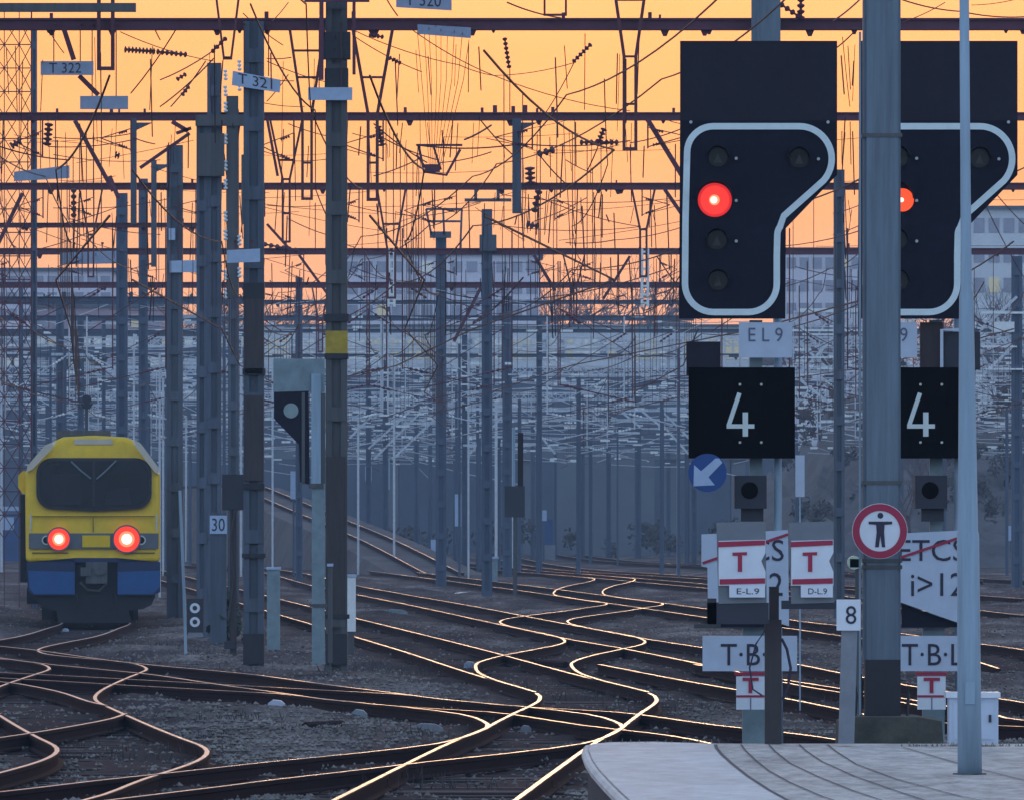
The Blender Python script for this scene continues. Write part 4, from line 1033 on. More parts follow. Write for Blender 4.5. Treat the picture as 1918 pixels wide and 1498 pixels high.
# ------------------------------------------------------------------ overhead lines with droppers, one per track
SPANS = [96, 122, 154, 191, 232, 262, 290, 335, 392, 438, 500, 565, 640]
def track_x(key, y):
    c = PATHS[key]; ys_ = [p[1] for p in c]
    return float(np.interp(y, ys_, [p[0] for p in c]))
def overhead(fx, label, z0=5.35, zm=6.75, lo=96, hi=640, feeder=None):
    sp = [s for s in SPANS if lo <= s <= hi]
    t = thing('overhead_line', (fx(sp[0]), sp[0], 5.3), label, 'overhead line', 'contact lines over the tracks')
    c = []; m_ = []; b3 = MB()
    for i in range(len(sp) - 1):
        y0, y1 = sp[i], sp[i + 1]; st = .22 if i % 2 else -.22
        xa, xb = fx(y0) + st, fx(y1) - st
        n = 10
        sag = .007 * (y1 - y0)
        for j in range(n + (1 if i == len(sp) - 2 else 0)):
            u = j / n; x = xa + (xb - xa) * u; y = y0 + (y1 - y0) * u
            zz = zm - 4 * u * (1 - u) * sag
            c.append((x, y, z0)); m_.append((x, y, zz))
        for j in range(1, 8):
            u = j / 8; x = xa + (xb - xa) * u; y = y0 + (y1 - y0) * u
            b3.tube([(x, y, z0), (x, y, zm - 4 * u * (1 - u) * sag)], .006, 3, cap=False)
    rw = .013
    b = MB(); b.tube(c, rw, 4); b.build('contact_wire', 'wire', t)
    b = MB(); b.tube(m_, rw, 4); b.build('messenger_wire', 'wire', t)
    tag(b3.build('dropper_wires', 'wire', t), kind='stuff')
    if feeder:
        b = MB(); b.tube([(x + feeder, y, z + 2.1) for x, y, z in m_], rw, 4); b.build('feeder_wire', 'wire', t)
    # registration arms at every support
    for i, y in enumerate(sp[1:-1]):
        if y < 225: continue
        x = fx(y); sd = 1 if i % 2 else -1
        pale = y > 330; q = .012 if y < 300 else .02
        a = MB(); a.tube([(x + sd * 1.9, y, 9.3), (x + sd * 1.9, y, 5.9)], q * 1.5, 5); a.tube([(x + sd * 1.9, y, 5.95), (x - sd * .25, y, 5.45)], q, 5)
        a.tube([(x + sd * 1.9, y, 8.0), (x, y, zm + .05)], q, 5)
        o = a.build('registration_arm', 'galv' if pale else 'oxide_thin', t)
        for pa, pb in (((x + sd * 1.75, y, 5.92), (x + sd * 1.25, y, 5.80)), ((x + sd * 1.7, y, 7.87), (x + sd * 1.3, y, 7.60))):
            a = MB(); a.beads(pa, pb, .05 if pale else .035, 4, 6); a.build('insulator', 'insul_pale' if pale else 'insul_dark', o)
    return t
ln = lambda xa, ya, xb, yb: (lambda y: xa + (xb - xa) * (y - ya) / (yb - ya))
OV = [(lambda y: track_x('train', y), 'contact line over the winding track of the yellow train', 96, 290),
      (lambda y: track_x('main', y), 'contact line over the S-shaped track', 96, 500),
      (lambda y: track_x('second', y), 'contact line over the straight track behind the masts', 122, 438),
      (lambda y: track_x('third', y), 'contact line over the track at the middle mast', 154, 438),
      (lambda y: track_x('fourth', y), 'contact line over the far straight track', 232, 500),
      (lambda y: track_x('sixth', y), 'contact line over the farthest right track', 262, 565),
      (ln(-1.2, 96, -4, 640), 'contact line falling through the middle of the picture', 96, 640),
      (ln(-10.5, 154, -17, 640), 'contact line at the left edge beyond the train', 154, 640),
      (ln(3.2, 154, 3, 640), 'contact line left of the complete signal', 154, 640),
      (ln(-4.6, 122, -9, 640), 'contact line between the dark masts', 122, 640),
      (ln(9.6, 191, 14, 640), 'contact line between the two signals', 191, 640),
      (ln(13.0, 232, 22, 640), 'contact line at the right edge', 232, 640),
      (ln(-15.5, 262, -25, 640), 'contact line far left over the hidden sidings', 262, 640)]
for i, (fx, lab, lo, hi) in enumerate(OV):
    overhead(fx, lab, 5.35, 6.75 + .25 * (i % 3), lo, hi, (1.5 if i % 2 else -1.5))

# ------------------------------------------------------------------ number plates hung from the gantries
def hung_plate(pts, key, txt, lab, m_, tx=None, off=-.27, ink='ink'):
    t0, d, y = GD[key]; d += off; top_ = y if off > -5 and y < min(p[1] for p in pts) else min(p[1] for p in pts) - 14
    xs = [p[0] for p in pts]; ys_ = [p[1] for p in pts]
    t = thing('number_plate', W(sum(xs) / len(xs), max(ys_), d), lab, 'plate', 'plates hung under the gantries')
    b = MB(); b.ppoly(pts, d, .03); b.build('plate', m_, t)
    for u in (.25, .75):
        b = MB(); x = min(xs) + (max(xs) - min(xs)) * u
        b.pbox(x - 1, top_, x + 1, min(ys_) + 10, d + .031, .02); b.pbox(x - 2, top_ - 2, x + 2, top_ + 2, d + .031, .3)
        b.build('hanger', 'oxide_thin', t)
    if txt: lettering(txt, *tx, d - .004, ink, t, slope=(pts[1][1] - pts[0][1]) / (pts[1][0] - pts[0][0]))
hung_plate([(76, 115), (175, 115), (175, 141), (76, 141)], 'g1', 'T 322', 'grey blue plate reading T 322 in the upper left corner', 'plate_grey', (92, 118, 152, 137))
hung_plate([(436, 133), (526, 150), (524, 174), (434, 160)], 'g1', 'T 321', 'tilted pale plate reading T 321 in front of the dark masts', 'plate_far', (446, 137, 510, 156))
hung_plate([(742, -18), (846, -12), (846, 20), (742, 14)], 'g1', 'T 320', 'plate reading T 320 cut by the top edge of the picture', 'plate_grey', (760, -14, 826, 10))
hung_plate([(577, 164), (660, 164), (660, 188), (577, 188)], 'g1', '', 'pale plate across the yellow banded mast', 'plate_far', None, -.3)
hung_plate([(150, 180), (240, 180), (240, 205), (150, 205)], 'g1', '', 'blank grey plate with a dark lamp rail above it', 'plate_grey')
hung_plate([(782, 46), (882, 52), (882, 72), (782, 64)], 'g1', '', 'blank slate plate just under the top beam', 'plate_grey')
hung_plate([(26, 322), (130, 310), (130, 334), (26, 340)], 'g2', '', 'tilted pale blue plate at the left edge', 'plate_grey')
hung_plate([(318, 489), (383, 487), (383, 510), (318, 511)], 'g3', '', 'light blue plate beside the mast with a small white tag', 'plate_far')
hung_plate([(425, 469), (487, 466), (487, 491), (425, 493)], 'g3', '', 'light blue plate on the tall left mast', 'plate_far', None, -79)
hung_plate([(112, 474), (218, 470), (218, 494), (112, 496)], 'g4', '', 'long pale plate low in the left tangle of wires', 'plate_grey')
b_ = MB(); dd_ = GD['g3'][1] - .3
for (x0, y0, x1, y1) in ((316, 428, 328, 450),): b_.pbox(x0, y0, x1, y1, dd_, .03)
b_.build('white_tag', 'plate_far', mst[('g3', 327)])

# ------------------------------------------------------------------ lattice tower at the left edge
d = 255
t = thing('lattice_tower', W(28, 1130, d), 'tall thin lattice tower at the left edge of the picture', 'tower')
b = MB()
for x in (-24, 8, 36, 59): b.ptube([(x, 20), (x, 1137)], 4 if x == 59 else 2.2, d, 4)
b.build('leg_frame', 'oxide_thin', t)
b = MB(); y = 40
while y < 1000:
    for (a, c) in ((8, 36), (36, 59), (-24, 8)):
        b.ptube([(a, y), (c, y + 44)], 1.9, d, 3); b.ptube([(c, y), (a, y + 44)], 1.9, d, 3)
    b.ptube([(-24, y), (59, y)], 2.4, d, 3)
    y += 44
b.build('bracing', 'oxide_thin', t)

# ------------------------------------------------------------------ the train
def train():
    d = 213.0; s = d / F
    t = thing('train', W(172, 1165, d), 'yellow and blue electric train with two lit red tail lamps', 'train')
    P = lambda px, py: W(px, py, d)
    Z = lambda py: W(0, py, d).z
    rot = Matrix.Rotation(R(2.2), 4, 'Z'); piv = P(172, 1165)
    def spin(b):
        b.v = [tuple(piv + rot @ (Vector(v) - piv)) for v in b.v]; return b
    # body: cross sections from the nose backwards; front face slopes back above the window sill
    def sect(sh, y, dzt=0):
        pts = [(48, 1052), (300, 1052), (300, 888), (292, 868), (252, 824), (235, 818), (175, 815), (118, 818), (100, 826), (52, 872), (46, 888)]
        o = []
        for px, py in pts:
            q = P(172 + (px - 172) * sh, py); lean = max(0, (1052 - py) / 240) ** 2 * .45
            o.append((q.x, y + (lean if y < d + 1 else 0), q.z))
        return o
    b = MB(); secs = [sect(.965, d), sect(.99, d + .12), sect(1.0, d + .5), sect(1.0, d + 24)]
    n = len(secs[0]); vs = [p for q in secs for p in q]; fs = [tuple(range(n)), tuple(len(vs) - n + i for i in range(n - 1, -1, -1))]
    for i in range(len(secs) - 1):
        for j in range(n): fs.append((i * n + j, i * n + (j + 1) % n, (i + 1) * n + (j + 1) % n, (i + 1) * n + j))
    b.add(vs, fs)
    # pale roof shoulders, the light they catch painted in
    for i, f in enumerate(b.f):
        if i >= 2 and (i - 2) % n in (3, 8) : b.m[i] = 1
    body = spin(b).build('body', ['t_yellow', 't_roof'], t)
    bv = body.modifiers.new('rounded', 'BEVEL'); bv.width = .09; bv.segments = 3; bv.limit_method = 'ANGLE'; bv.angle_limit = R(25)
    # pale corner strips either side of the roof front, highlights painted in
    for q in ([(254, 824), (264, 830), (298, 876), (298, 888), (290, 884), (254, 836)], [(98, 828), (84, 834), (52, 872), (50, 884), (62, 878), (100, 838)]):
        b = MB(); b.ppoly(q, d + .14, .1); spin(b).build('corner_fairing', 't_roof', t)
    # bulged corner and dark side of the coach behind
    b = MB(); b.ppoly([(34, 890), (42, 882), (60, 880), (60, 928), (42, 924), (34, 912)], d + .5, .8); b.build('mirror_housing', 't_yellow', t)
    b = MB(); b.pbox(38, 926, 50, 1090, d + .7, 22); b.build('dark_side', 't_under', t)
    # windscreen
    def rrect(x0, y0, x1, y1, r, bow=0):
        o = arc(x0 + r, y0 + r, r, 180, 270, 6) + arc(x1 - r, y0 + r, r, 270, 360, 6) + arc(x1 - r, y1 - r, r, 0, 90, 6) + [((x0 + x1) / 2, y1 + bow)] + arc(x0 + r, y1 - r, r, 90, 180, 6)
        return o
    def slope_plate(b, pts, off, dep):
        a = []
        for px, py in pts:
            q = P(172 + (px - 172) * 1.0, py); lean = max(0, (1052 - py) / 240) ** 2 * .45
            a.append((q.x, d + lean - off, q.z))
        n = len(a); vs = a + [(x, y + dep, z) for x, y, z in a]
        b.add(vs, [tuple(range(n)), tuple(range(2 * n - 1, n - 1, -1))] + [(i, (i + 1) % n, (i + 1) % n + n, i + n) for i in range(n)])
        return b
    spin(slope_plate(MB(), rrect(68, 857, 284, 953, 30, 4), .035, .03)).build('window_seal', 't_seal', t)
    ws = spin(slope_plate(MB(), rrect(74, 863, 278, 947, 26, 4), .05, .02)).build('windscreen', 't_glass', t)
    b = MB()
    for x0, x1 in ((160, 175), (186, 179)):
        pass
    for pts_ in ([(133, 864), (150, 880), (170, 896)], [(218, 862), (200, 880), (181, 897)]):
        o = MB()
        pp = []
        for px, py in pts_:
            q = P(px, py); pp.append(Vector((q.x, d + max(0, (1052 - py) / 240) ** 2 * .45 - .10, q.z)))
        o.tube(pp, .022, 5); spin(o).build('wiper', 'wiper', t)
    o = spin(slope_plate(MB(), [(173, 862), (178, 862), (178, 947), (173, 947)], .06, .02)); o.build('window_pillar', 't_seal', t)
    # shapes seen behind the glass
    spin(slope_plate(MB(), [(98, 888), (150, 886), (152, 945), (98, 945)], .056, .004)).build('driver_seat', 't_under', ws)
    spin(slope_plate(MB(), [(200, 920), (240, 912), (246, 945), (196, 945)], .056, .004)).build('control_desk', 't_under', ws)
    # band with the lamps
    b = MB(); b.pbox(54, 998, 297, 1027, d - .03, .06); band = spin(b).build('lamp_band', 't_grey', t)
    b = MB(); b.pbox(154, 1002, 206, 1024, d - .045, .02); spin(b).build('fleet_panel', 't_yellow', band)
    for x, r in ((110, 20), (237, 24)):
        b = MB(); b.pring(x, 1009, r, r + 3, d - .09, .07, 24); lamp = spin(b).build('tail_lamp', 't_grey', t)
        b = MB(); b.pdisc(x, 1009, r, d - .07, .05, 26); spin(b).build('lens', 'red_lamp2', lamp)  # oversized glowing disc, paints the red halo around the lamp
        b = MB(); b.pdisc(x, 1009, r * .62, d - .085, .01, 22); spin(b).build('reflector', 'red_mid', lamp)  # brighter inner step of the painted halo
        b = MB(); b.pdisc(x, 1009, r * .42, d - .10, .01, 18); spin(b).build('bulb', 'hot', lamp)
    for x in (87, 264):
        b = MB(); b.pring(x, 1011, 6.5, 9, d - .06, .04, 20); hl = spin(b).build('headlight', 'chrome', t)
        b = MB(); b.pdisc(x, 1011, 6.5, d - .045, .02, 18); spin(b).build('lens', 't_glass', hl)
    for x in (58, 293):
        b = MB(); b.tube([P(x, 962), P(x, 994)], .02, 6); b.v = [(a_, y_ - .06, c_) for a_, y_, c_ in b.v]; spin(b).build('handrail', 'chrome', t)
    for q in ((60, 966, 290, 967.4), (60, 1034, 128, 1035.2), (232, 1034, 290, 1035.2), (174, 968, 175.2, 996)):
        b = MB(); b.pbox(*q, d - .012 + max(0, (1052 - q[1]) / 240) ** 2 * .45, .03); spin(b).build('panel_seam', 't_seal', t)
    b = MB(); b.pbox(140, 822, 212, 832, d + .36, .06); spin(b).build('top_lamp_panel', 't_roof', t)
    for x in (142, 214):
        b = MB(); b.tube([P(x, 1112), P(x + 3, 1128), P(x - 2, 1142)], .025, 6); b.v = [(a_, y_ - .1, c_) for a_, y_, c_ in b.v]; spin(b).build('brake_hose', 't_seal', t)
    # lower front: navy strip, blue valance, coupler pocket
    b = MB(); b.ppoly([(50, 1052), (300, 1052), (300, 1108), (288, 1114), (220, 1114), (220, 1044), (140, 1044), (140, 1114), (62, 1114), (52, 1104)], d - .02, .5); v = spin(b).build('valance', 't_navy', t)
    for q in ([(53, 1068), (140, 1070), (140, 1112), (64, 1112), (55, 1100)], [(220, 1070), (299, 1068), (299, 1098), (286, 1112), (220, 1112)]):
        b = MB(); b.ppoly(q, d - .035, .03); spin(b).build('blue_panel', 't_blue', v)
    b = MB(); b.pbox(130, 1040, 230, 1124, d + .12, .5); spin(b).build('coupler_pocket', 't_under', t)
    b = MB(); b.pbox(160, 1052, 200, 1092, d - .22, .4); b.pbox(150, 1062, 170, 1078, d - .26, .2); b.pdisc(186, 1068, 9, d - .3, .12, 14); b.tube([P(150, 1090), P(165, 1104), P(185, 1106), P(200, 1092)], .03, 6); cp = spin(b).build('coupler', 'mast_dark', t)
    b = MB(); b.ppoly([(62, 1114), (292, 1114), (284, 1132), (268, 1140), (240, 1142), (246, 1166), (110, 1166), (106, 1142), (88, 1140), (74, 1130)], d + .1, 2.5); spin(b).build('snow_plough', 't_under', t)
    b = MB(); b.pbox(88, 1128, 268, 1160, d + 3, 3.5); b.pbox(60, 1100, 290, 1130, d + 3, 20); spin(b).build('underframe', 't_under', t)
    for x in (105, 244):
        for yy in (1.4, 4.0):
            b = MB(); c = P(x, 1125); b.tube([(c.x - .07, d + yy, .46), (c.x + .07, d + yy, .46)], .46, 20); spin(b).build('wheel', 't_under', t)
    b = MB(); b.pbox(116, 806, 216, 820, d + 3.0, 6); spin(b).build('roof_equipment', 'mast_dark', t)
    return t
train()
d = 262
t = thing('round_signal', W(162, 1127, d), 'small dark round signal head rising above the train roof', 'railway signal')
b = MB(); b.pdisc(162, 748, 9, d, .2, 16); b.ppoly([(150, 756), (174, 756), (168, 766), (156, 766)], d, .2); b.build('signal_head', 'cab_dark', t)
b = MB(); b.pbox(159, 764, 165, 1129, d + .04, .1); b.build('post', 'mast_dark', t)

# ------------------------------------------------------------------ small line-side equipment
def simple(name, lab, cat, d, bx, parts, group=None):
    t = thing(name, bx, lab, cat, group)
    for nm, m_, f in parts:
        b = MB(); f(b, d); b.build(nm, m_, t)
    return t
d = DB(1215)
simple('dwarf_signal', 'low dwarf signal with two white rings beside the thin pale rod', 'railway signal', d, W(365, 1190, d), [
    ('housing', 'cab_dark', lambda b, d: b.pbox(350, 1120, 381, 1188, d, .25)),
    ('white_ring', 'plate2', lambda b, d: b.pring(365, 1138, 4.5, 9.5, d - .02, .02, 20)),
    ('white_ring', 'plate2', lambda b, d: b.pring(365, 1164, 4.5, 9.5, d - .02, .02, 20)),
    ('foot', 'conc', lambda b, d: b.pbox(352, 1184, 380, 1192, d - .03, .3))])
d = DB(1232)
simple('pale_rod', 'thin slightly leaning pale rod right of the train', 'rod', d, W(345, 1232, d), [('rod', 'steel_pale', lambda b, d: b.ptube([(337, 918), (346, 1140), (348, 1234)], 6, d, 8)), ('foot', 'conc', lambda b, d: b.pbox(341, 1226, 356, 1235, d - .05, .15))])
d = DB(1175)
simple('white_bollard', 'short leaning white stake beside the dwarf signal', 'stake', d, W(388, 1175, d), [('stake', 'plate', lambda b, d: b.ppoly([(384, 1116), (391, 1114), (394, 1176), (386, 1178)], d, .08))])
d = 186.0
simple('speed_plate', 'small white plate with the number 30 on a grey post', 'sign', d, W(408, 1200, d), [('plate', 'plate_far', lambda b, d: b.pbox(393, 965, 425, 999, d - .03, .02)), ('post', 'mast_mid', lambda b, d: b.pbox(394, 960, 424, 1204, d, .14))])
lettering('30', 397, 970, 421, 994, d - .035, 'ink', bpy.data.objects['speed_plate'])
d = DB(1236)
simple('back_turned_signal', 'dark rectangular signal back on a slim post beside the left mast', 'railway signal', d, W(436, 1236, d), [('back_board', 'cab_dark', lambda b, d: b.pbox(416, 888, 458, 955, d, .18)), ('post', 'brown_post', lambda b, d: b.pbox(431, 955, 443, 1240, d + .03, .08)),
    ('cable', 'brown_post', lambda b, d: b.tube([W(440, 955, d), W(432, 1010, d), W(438, 1080, d), (W(428, 1160, d))], .02, 5)), ('foot', 'cab_dark', lambda b, d: b.pbox(420, 1200, 440, 1215, d - .02, .2))])
d = DB(1120)
simple('back_turned_signal', 'dark rectangular signal back on a slim post in the middle distance', 'railway signal', d, W(963, 1120, d), [('back_board', 'cab_dark', lambda b, d: b.pbox(945, 910, 983, 968, d, .25)), ('post', 'mast_dark', lambda b, d: b.pbox(961, 968, 969, 1124, d + .04, .1)), ('upper_rod', 'steel_pale', lambda b, d: b.pbox(960, 800, 965, 910, d + .05, .08)), ('rusty_rod', 'railside', lambda b, d: b.pbox(970, 810, 980, 910, d + .05, .1))])
for i, (x0, x1, y0, y1, m_, lab) in enumerate([(500, 524, 1066, 1216, 'cab_green', 'tall grey green cabinet right of the left mast'), (648, 666, 1080, 1182, 'insul_pale', 'narrow white cabinet right of the yellow banded mast'), (614, 622, 1060, 1240, 'mast_dark', 'slim dark conduit box behind the yellow banded mast')]):
    d = DB(max(y1, 1200) + (6 if i == 0 else 30)) if i else DB(1222)
    simple('relay_cabinet', lab, 'cabinet', d, W((x0 + x1) / 2, y1, d), [('housing', m_, lambda b, d: b.pbox(x0, y0, x1, y1, d, .25)), ('lid', 'plate_far', lambda b, d: b.pbox(x0 - 1.5, y0 - 5, x1 + 1.5, y0, d - .02, .3)), ('leg', 'mast_dark', lambda b, d: b.pbox(x0 + 3, y1, x1 - 3, YH + 2.5 * F / d, d + .03, .15))], 'relay cabinets at the mast feet')
d = DB(1095)
simple('relay_cabinet', 'small pale cabinet at the foot of a middle distance mast', 'cabinet', d, W(921, 1096, d), [('housing', 'cab_green', lambda b, d: b.pbox(909, 1046, 932, 1098, d, .4)), ('lid', 'plate_far', lambda b, d: b.pbox(907, 1042, 934, 1046, d - .04, .5))], 'relay cabinets at the mast feet')
for x, y, w_, h_, m_, lab, nm in [(985, 1372, 11, 14, 'conc', 'pale rounded cover lying between rails near the platform end', 'ground_cover'), (517, 1326, 17, 16, 'plate', 'white point motor cover left of centre', 'point_motor'), (672, 1346, 16, 18, 'cab_green', 'grey green point motor box on the ballast', 'point_motor'),
                                   (800, 1372, 30, 18, 'conc', 'weathered flat point motor cover near the middle rails', 'point_motor'), (880, 1250, 12, 12, 'plate_grey', 'blue grey box beside the crossover', 'ground_cover'), (316, 1321, 18, 4, 'insul_pale', 'white strip lying on the ballast, shorter one', 'cable_trough_lid'), (362, 1321, 26, 5, 'insul_pale', 'white strip lying on the ballast, longer one', 'cable_trough_lid'),
                                   (866, 1113, 16, 5, 'insul_pale', 'small white trough lid in the middle distance', 'cable_trough_lid'), (1237, 1134, 8, 5, 'insul_pale', 'tiny white box right of the middle mast', 'ground_cover'), (298, 1242, 7, 7, 'plate', 'small white point lamp beside the curved rails', 'ground_cover'), (122, 1182, 6, 6, 'plate', 'small white cover in front of the train', 'ground_cover'), (740, 1150, 24, 10, 'cab_green', 'flat grey green trough right of the white cabinet', 'cable_trough_lid')]:
    d = DB(y)
    simple(nm, lab, 'equipment', d, W(x, y, d), [('cover', m_, lambda b, d: b.ppoly([(x - w_, y + 3), (x - w_ * .9, y - h_ * .6), (x - w_ * .4, y - h_), (x + w_ * .5, y - h_ * .9), (x + w_ * .95, y - h_ * .5), (x + w_, y + 3)], d, .35)), ('base', 'mast_dark', lambda b, d: b.pbox(x - w_ * 1.1, y, x + w_ * 1.1, y + 4, d - .05, .5))])
for x, y0, y1, yb, lab in [(858, 925, 985, 1075, 'white marker board right of the mast group'), (724, 862, 916, 1056, 'white board on a thin far post'), (690, 872, 900, 1050, 'small white board on the ramp'), (550, 882, 934, 1080, 'tall white board left of the dark flag-shaped signal'), (1894, 984, 1012, 1062, 'tiny white sign at the right edge'), (813, 1010, 1052, 1070, 'white post between two far masts'), (1018, 955, 975, 1052, 'pale round board in the far middle')]:
    d = DB(yb)
    simple('marker_board', lab, 'marker', d, W(x, yb, d), [('board', 'plate_far', lambda b, d: b.pbox(x - 6, y0, x + 6, y1, d, .05)), ('stem', 'mast_far', lambda b, d: b.pbox(x - 2, y1, x + 2, yb, d + .01, .06))], 'white marker boards')
for x0, y0, x1, y1, lab in ((572, 1360, 642, 1357, 'dark steel bar lying on the open ballast left of centre'), (1005, 1240, 1060, 1244, 'dark length of old rail lying beside the crossover'), (330, 1440, 400, 1446, 'dark length of old rail lying in the foreground ballast')):
    pa, pb = G(x0, y0, -.08), G(x1, y1, -.08); b = MB(); b.tube([pa, pa.lerp(pb, .5), pb], .055, 6); tag(b.build('steel_bar', 'railside'), lab, 'steel bar')
d = DB(1052)
simple('blue_container', 'blue steel container left of the train', 'container', d, W(-20, 1054, d), [('box', 'blue_box', lambda b, d: b.pbox(-120, 962, 34, 1052, d, 6)), ('roof', 'plate_far', lambda b, d: b.pbox(-122, 948, 36, 956, d - .1, 6.2)), ('door', 'plate_far', lambda b, d: b.pbox(4, 968, 26, 992, d - .06, .05))])
d = DB(1050)
simple('blue_cabinet', 'small blue cabinet in the far middle distance', 'cabinet', d, W(1022, 1050, d), [('box', 'blue_box', lambda b, d: b.pbox(1010, 972, 1036, 1020, d, .6)), ('plinth', 'conc', lambda b, d: b.pbox(1006, 1020, 1040, 1050, d - .1, .8))])

# ------------------------------------------------------------------ vegetation
def leaf_cloud(px, py, rx, ry, d, dy, n, size, rnd):
    b = MB(); c = W(px, py, d); sx = rx * d / F; sz = ry * d / F
    cl = [(rnd.gauss(0, .45), rnd.gauss(0, .45), rnd.gauss(0, .45), rnd.uniform(.18, .42)) for _ in range(9)]
    for i in range(n):
        q = rnd.choice(cl); u = Vector((q[0] + rnd.gauss(0, q[3]), q[1] + rnd.gauss(0, q[3]), q[2] + rnd.gauss(0, q[3])))
        if u.length > 1.25: continue
        p = c + Vector((u.x * sx, u.y * dy, u.z * sz))
        if p.z < -.12: continue
        a = Vector((rnd.uniform(-1, 1), rnd.uniform(-1, 1), rnd.uniform(-1, 1))).normalized(); e = a.orthogonal().normalized(); s = size * rnd.uniform(.5, 1.3)
        b.add([p - a * s, p + e * s * .5, p + a * s, p - e * s * .5], [(0, 1, 2, 3)])
    return b
rnd = random.Random(21)
for x, y, rx, ry, yb, lab in [(428, 1160, 34, 46, 1208, 'dark evergreen bush at the foot of the left masts'), (1880, 1360, 0, 0, 0, None)]:
    if not lab: continue
    d = DB(yb)
    t = thing('bush', W(x, yb, d), lab, 'bush')
    leaf_cloud(x, y, rx, ry, d, .6, 420, .10, rnd).build('foliage', 'leaf_dark', t)
    b = MB()
    for k in range(5): b.tube([W(x, yb, d), W(x + rnd.uniform(-18, 18), y - 10, d + rnd.uniform(-.2, .2))], .02, 4)
    b.build('stem', 'bark', t)

def branch(b, p, dr, L_, r, depth, rnd, lim):
    q = p + dr * L_
    md = p.lerp(q, .5) + Vector((rnd.uniform(-1, 1), rnd.uniform(-1, 1), rnd.uniform(-.3, .5))) * L_ * .06
    b.tube([p, md, q], [r, r * .8, r * .6], 3 if depth < 3 else 5, cap=False)
    if depth == 0: return
    for k in range(3 if depth > 1 else 4):
        a = Vector((rnd.gauss(0, 1), rnd.gauss(0, 1), rnd.gauss(.15, .6))).normalized()
        nd = (dr * 1.0 + a * .62).normalized()
        st = p.lerp(q, rnd.uniform(.45, 1.0))
        branch(b, st, nd, L_ * rnd.uniform(.55, .8), r * .55, depth - 1, rnd, lim)
def bare_tree(seed, h):
    rnd = random.Random(seed)
    t = thing('bare_tree', (0, 0, -.15), 'bare winter tree', 'tree', 'bare trees beyond the yard')
    b = MB(); b.tube([(0, 0, -.15), (.1, 0, h * .18), (0, .1, h * .36)], [h * .022, h * .018, h * .014], 7); b.build('trunk', 'bark', t)
    b = MB()
    for k in range(6):
        a = k * 1.05 + rnd.uniform(-.3, .3)
        branch(b, Vector((0, .05, h * rnd.uniform(.22, .36))), Vector((math.cos(a) * .5, math.sin(a) * .5, .85)).normalized(), h * .24, h * .010, 4, rnd, h)
    b.build('crown', 'twig', t)
    return t
protos = [bare_tree(3, 12), bare_tree(8, 14), bare_tree(13, 10)]
spots = []
rnd = random.Random(4)
for i in range(44):
    px = -30 + i * 46 + rnd.uniform(-22, 22)
    spots.append((px, rnd.uniform(735, 850), rnd.uniform(1.4, 1.95)))
for i in range(14):
    spots.append((rnd.uniform(1480, 1930), rnd.uniform(420, 600), rnd.uniform(.45, .75)))
for i, (px, dd, sc) in enumerate(spots):
    p = protos[i % 3]
    o = p if i < 3 else copy_tree(p, (0, 0, 0))
    o.location = ((px - CX) * dd / F, dd, -.15 if i < 44 or dd < 470 else 8.0 * min(1, (dd - 470) / 70) ** .7 - .6); o.scale = (sc * 1.1, sc * 1.1, sc * rnd.uniform(.95, 1.15)); o.rotation_euler = (0, 0, rnd.uniform(0, 6.28))
    o['label'] = 'bare winter tree on the skyline behind the far buildings' if i < 44 else 'bare winter tree on the scrubby bank behind the signals'
    o['group'] = 'bare trees on the skyline' if i < 44 else 'bare trees on the right hand bank'

def bank(name, x0, x1, d0, d1, ztop, m_, seed):
    rng = np.random.default_rng(seed); nx, ny = 70, 14
    vs = []
    for j in range(ny):
        for i in range(nx):
            u = i / (nx - 1); v = j / (ny - 1)
            x = x0 + (x1 - x0) * u; y = d0 + (d1 - d0) * v
            edge = min(1, min(u, 1 - u) * 5)
            z = -.2 + ztop * (v ** .7) * (.4 + .6 * edge) * (1 + .15 * math.sin(u * 19 + seed) + rng.normal(0, .05))
            vs.append((x, y, z if j else -.25))
    b = MB(); b.add(vs, [(j * nx + i, j * nx + i + 1, (j + 1) * nx + i + 1, (j + 1) * nx + i) for j in range(ny - 1) for i in range(nx - 1)])
    o = b.build(name, m_, None, True); tag(o, kind='structure')
bank('hill', -75, 75, 760, 890, 17.5, 'hill', 3)
bank('terrain_bank', 12.5, 40, 470, 540, 8.5, 'hill', 9)
sc_ = MB(); rnd = random.Random(77)
for i in range(46):
    px = rnd.uniform(1475, 1930); dd = rnd.uniform(450, 545); py = YH - rnd.uniform(-10, 300) * (1 - .2 * rnd.random())
    q = leaf_cloud(px, py, rnd.uniform(14, 34), rnd.uniform(14, 30), dd, 1.2, 170, .16, rnd)
    if q.v: sc_.add(q.v, q.f)
tag(sc_.build('undergrowth', 'leaf_brown'), kind='stuff')
sc_ = MB()
for i in range(70):
    px = rnd.uniform(-30, 1480); dd = rnd.uniform(540, 645); py = YH + 2.2 * F / dd - rnd.uniform(4, 46)
    q = leaf_cloud(px, py, rnd.uniform(14, 36), rnd.uniform(10, 24), dd, 1.2, 110, .2, rnd)
    if q.v: sc_.add(q.v, q.f)
tag(sc_.build('scrub_vegetation', 'leaf_brown'), kind='stuff')

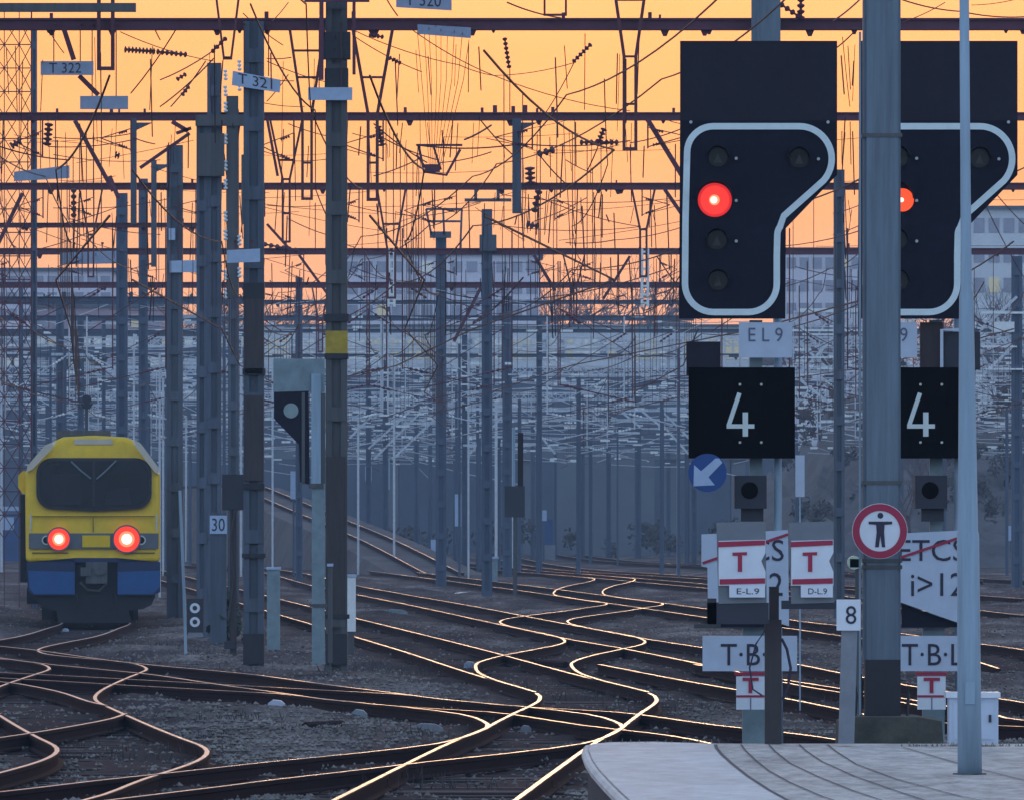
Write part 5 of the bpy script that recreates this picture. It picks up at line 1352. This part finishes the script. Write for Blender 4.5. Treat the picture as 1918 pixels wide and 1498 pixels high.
def weeds(name, spots_, m_, seed):
    rnd = random.Random(seed); b = MB()
    for (x, y, z, n, spread, h) in spots_:
        for i in range(n):
            px_, py_ = x + rnd.gauss(0, spread), y + rnd.gauss(0, spread * .25)
            q = Vector((px_, py_, z)); hh = h * rnd.uniform(.4, 1.2); a = rnd.uniform(0, 6.28); w_ = .006
            tip = q + Vector((rnd.gauss(0, .35) * hh, rnd.gauss(0, .35) * hh, hh)); c = Vector((math.cos(a), math.sin(a), 0)) * w_
            b.add([q - c, q + c, q.lerp(tip, .6) + c * .8, tip, q.lerp(tip, .6) - c * .8], [(0, 1, 2, 3, 4)])
    tag(b.build(name, m_), kind='stuff')
sp_ = []; rw_ = random.Random(31)
for x, y in ((560, 1250), (700, 1250), (760, 1262), (850, 1256), (350, 1225), (300, 1210), (420, 1230), (500, 1380), (620, 1370), (760, 1380), (450, 1350), (1290, 1290), (1240, 1265), (1000, 1290), (1120, 1310), (640, 1255), (300, 1410), (230, 1420), (700, 1460), (820, 1475), (1300, 1330), (1500, 1320)):
    p = G(x, y, -.12); sp_.append((p.x, p.y, -.13, 40, .35, .16))
for i in range(60):
    p = G(rw_.uniform(0, 1900), rw_.uniform(1180, 1400), -.12)
    if p.x > .4 and p.y < 70: continue
    sp_.append((p.x, p.y, -.13, 16, .22, .10))
weeds('weeds_grass', sp_, 'leaf_brown', 2)
ed = [(1150 + i * 37, 1390.5) for i in range(6)] + [(1700 + i * 14, 1397) for i in range(16)]
weeds('edge_grass', [(lambda p: (p.x, p.y, .74, 6, .05, .04))(G(x, y, .75)) for x, y in ed], 'straw', 5)

# ------------------------------------------------------------------ far buildings and walls
def building(lab, px0, py0, px1, py1, d, dep, m_, rows, cols, lit, roof=6, cool=None):
    cool = lit * 1.6 if cool is None else cool
    a = W((px0 + px1) / 2, py1, d); t = thing('building', a, lab, 'building')
    z0 = -.2; p0 = W(px0, py0, d); p1 = W(px1, py0, d)
    b = MB(); b.box(p0.x, p1.x, d, d + dep, z0, p0.z); b.build('wall', m_, t)
    b = MB(); b.box(p0.x - .3, p1.x + .3, d - .3, d + dep + .3, p0.z, p0.z + roof * d / F); b.build('roof', 'bldg_roof', t)
    rnd = random.Random(int(px0 + py0))
    for r in range(rows):
        for c in range(cols):
            u0 = px0 + (px1 - px0) * (c + .14) / cols; u1 = px0 + (px1 - px0) * (c + .86) / cols
            v0 = py0 + (py1 - py0) * (r + .30) / rows; v1 = py0 + (py1 - py0) * (r + .78) / rows
            k = rnd.random()
            b = MB(); b.pbox(u0, v0, u1, v1, d - .06, .05)
            b.build('window', 'win_lit' if k < lit else ('win_lit2' if k < cool else 'win_dark'), t)
building('long pale lavender building with a flat roof behind the middle masts', 646, 478, 1010, 600, 690, 14, 'bldg', 3, 13, .06)
building('low building with a row of lit windows behind the middle tracks', 480, 612, 1420, 690, 660, 10, 'bldg3', 1, 60, .55, 4, .9)
building('dusty pink building behind the left masts', 66, 576, 300, 624, 700, 12, 'bldg2', 1, 8, .1)
building('dark office block with rows of pale windows behind the train', -40, 622, 470, 770, 670, 12, 'shed_dark', 4, 24, .06, 4, .62)
building('tall pale block at the left edge behind the lattice tower', -40, 508, 210, 600, 720, 12, 'bldg', 3, 10, .06)
building('pale block above the bank at the right edge', 1820, 392, 1960, 560, 640, 12, 'bldg3', 3, 5, .1)
building('grey block behind the signals', 1470, 470, 1640, 640, 690, 12, 'bldg', 4, 7, .05)
b = MB(); d = 600; b.pbox(1036, 838, 1226, 1040, d, 1.2); tag(b.build('retaining_wall', 'wallfar'), 'plain grey retaining wall at the end of the far tracks', 'wall')
b = MB(); d = 612; b.pbox(-60, 838, 2000, 860, d, 5)
for x in range(-60, 2000, 130): b.pbox(x, 860, x + 26, 1045, d + .3, 4)
tag(b.build('viaduct', 'wallfar'), 'long grey viaduct far behind the yard', 'viaduct')
b = MB(); d = 652
b.pbox(-60, 690, 1480, 1045, d, 3); tag(b.build('sheds_wall', 'shed_dark'), 'pale wall of long sheds far behind the tracks', 'wall')
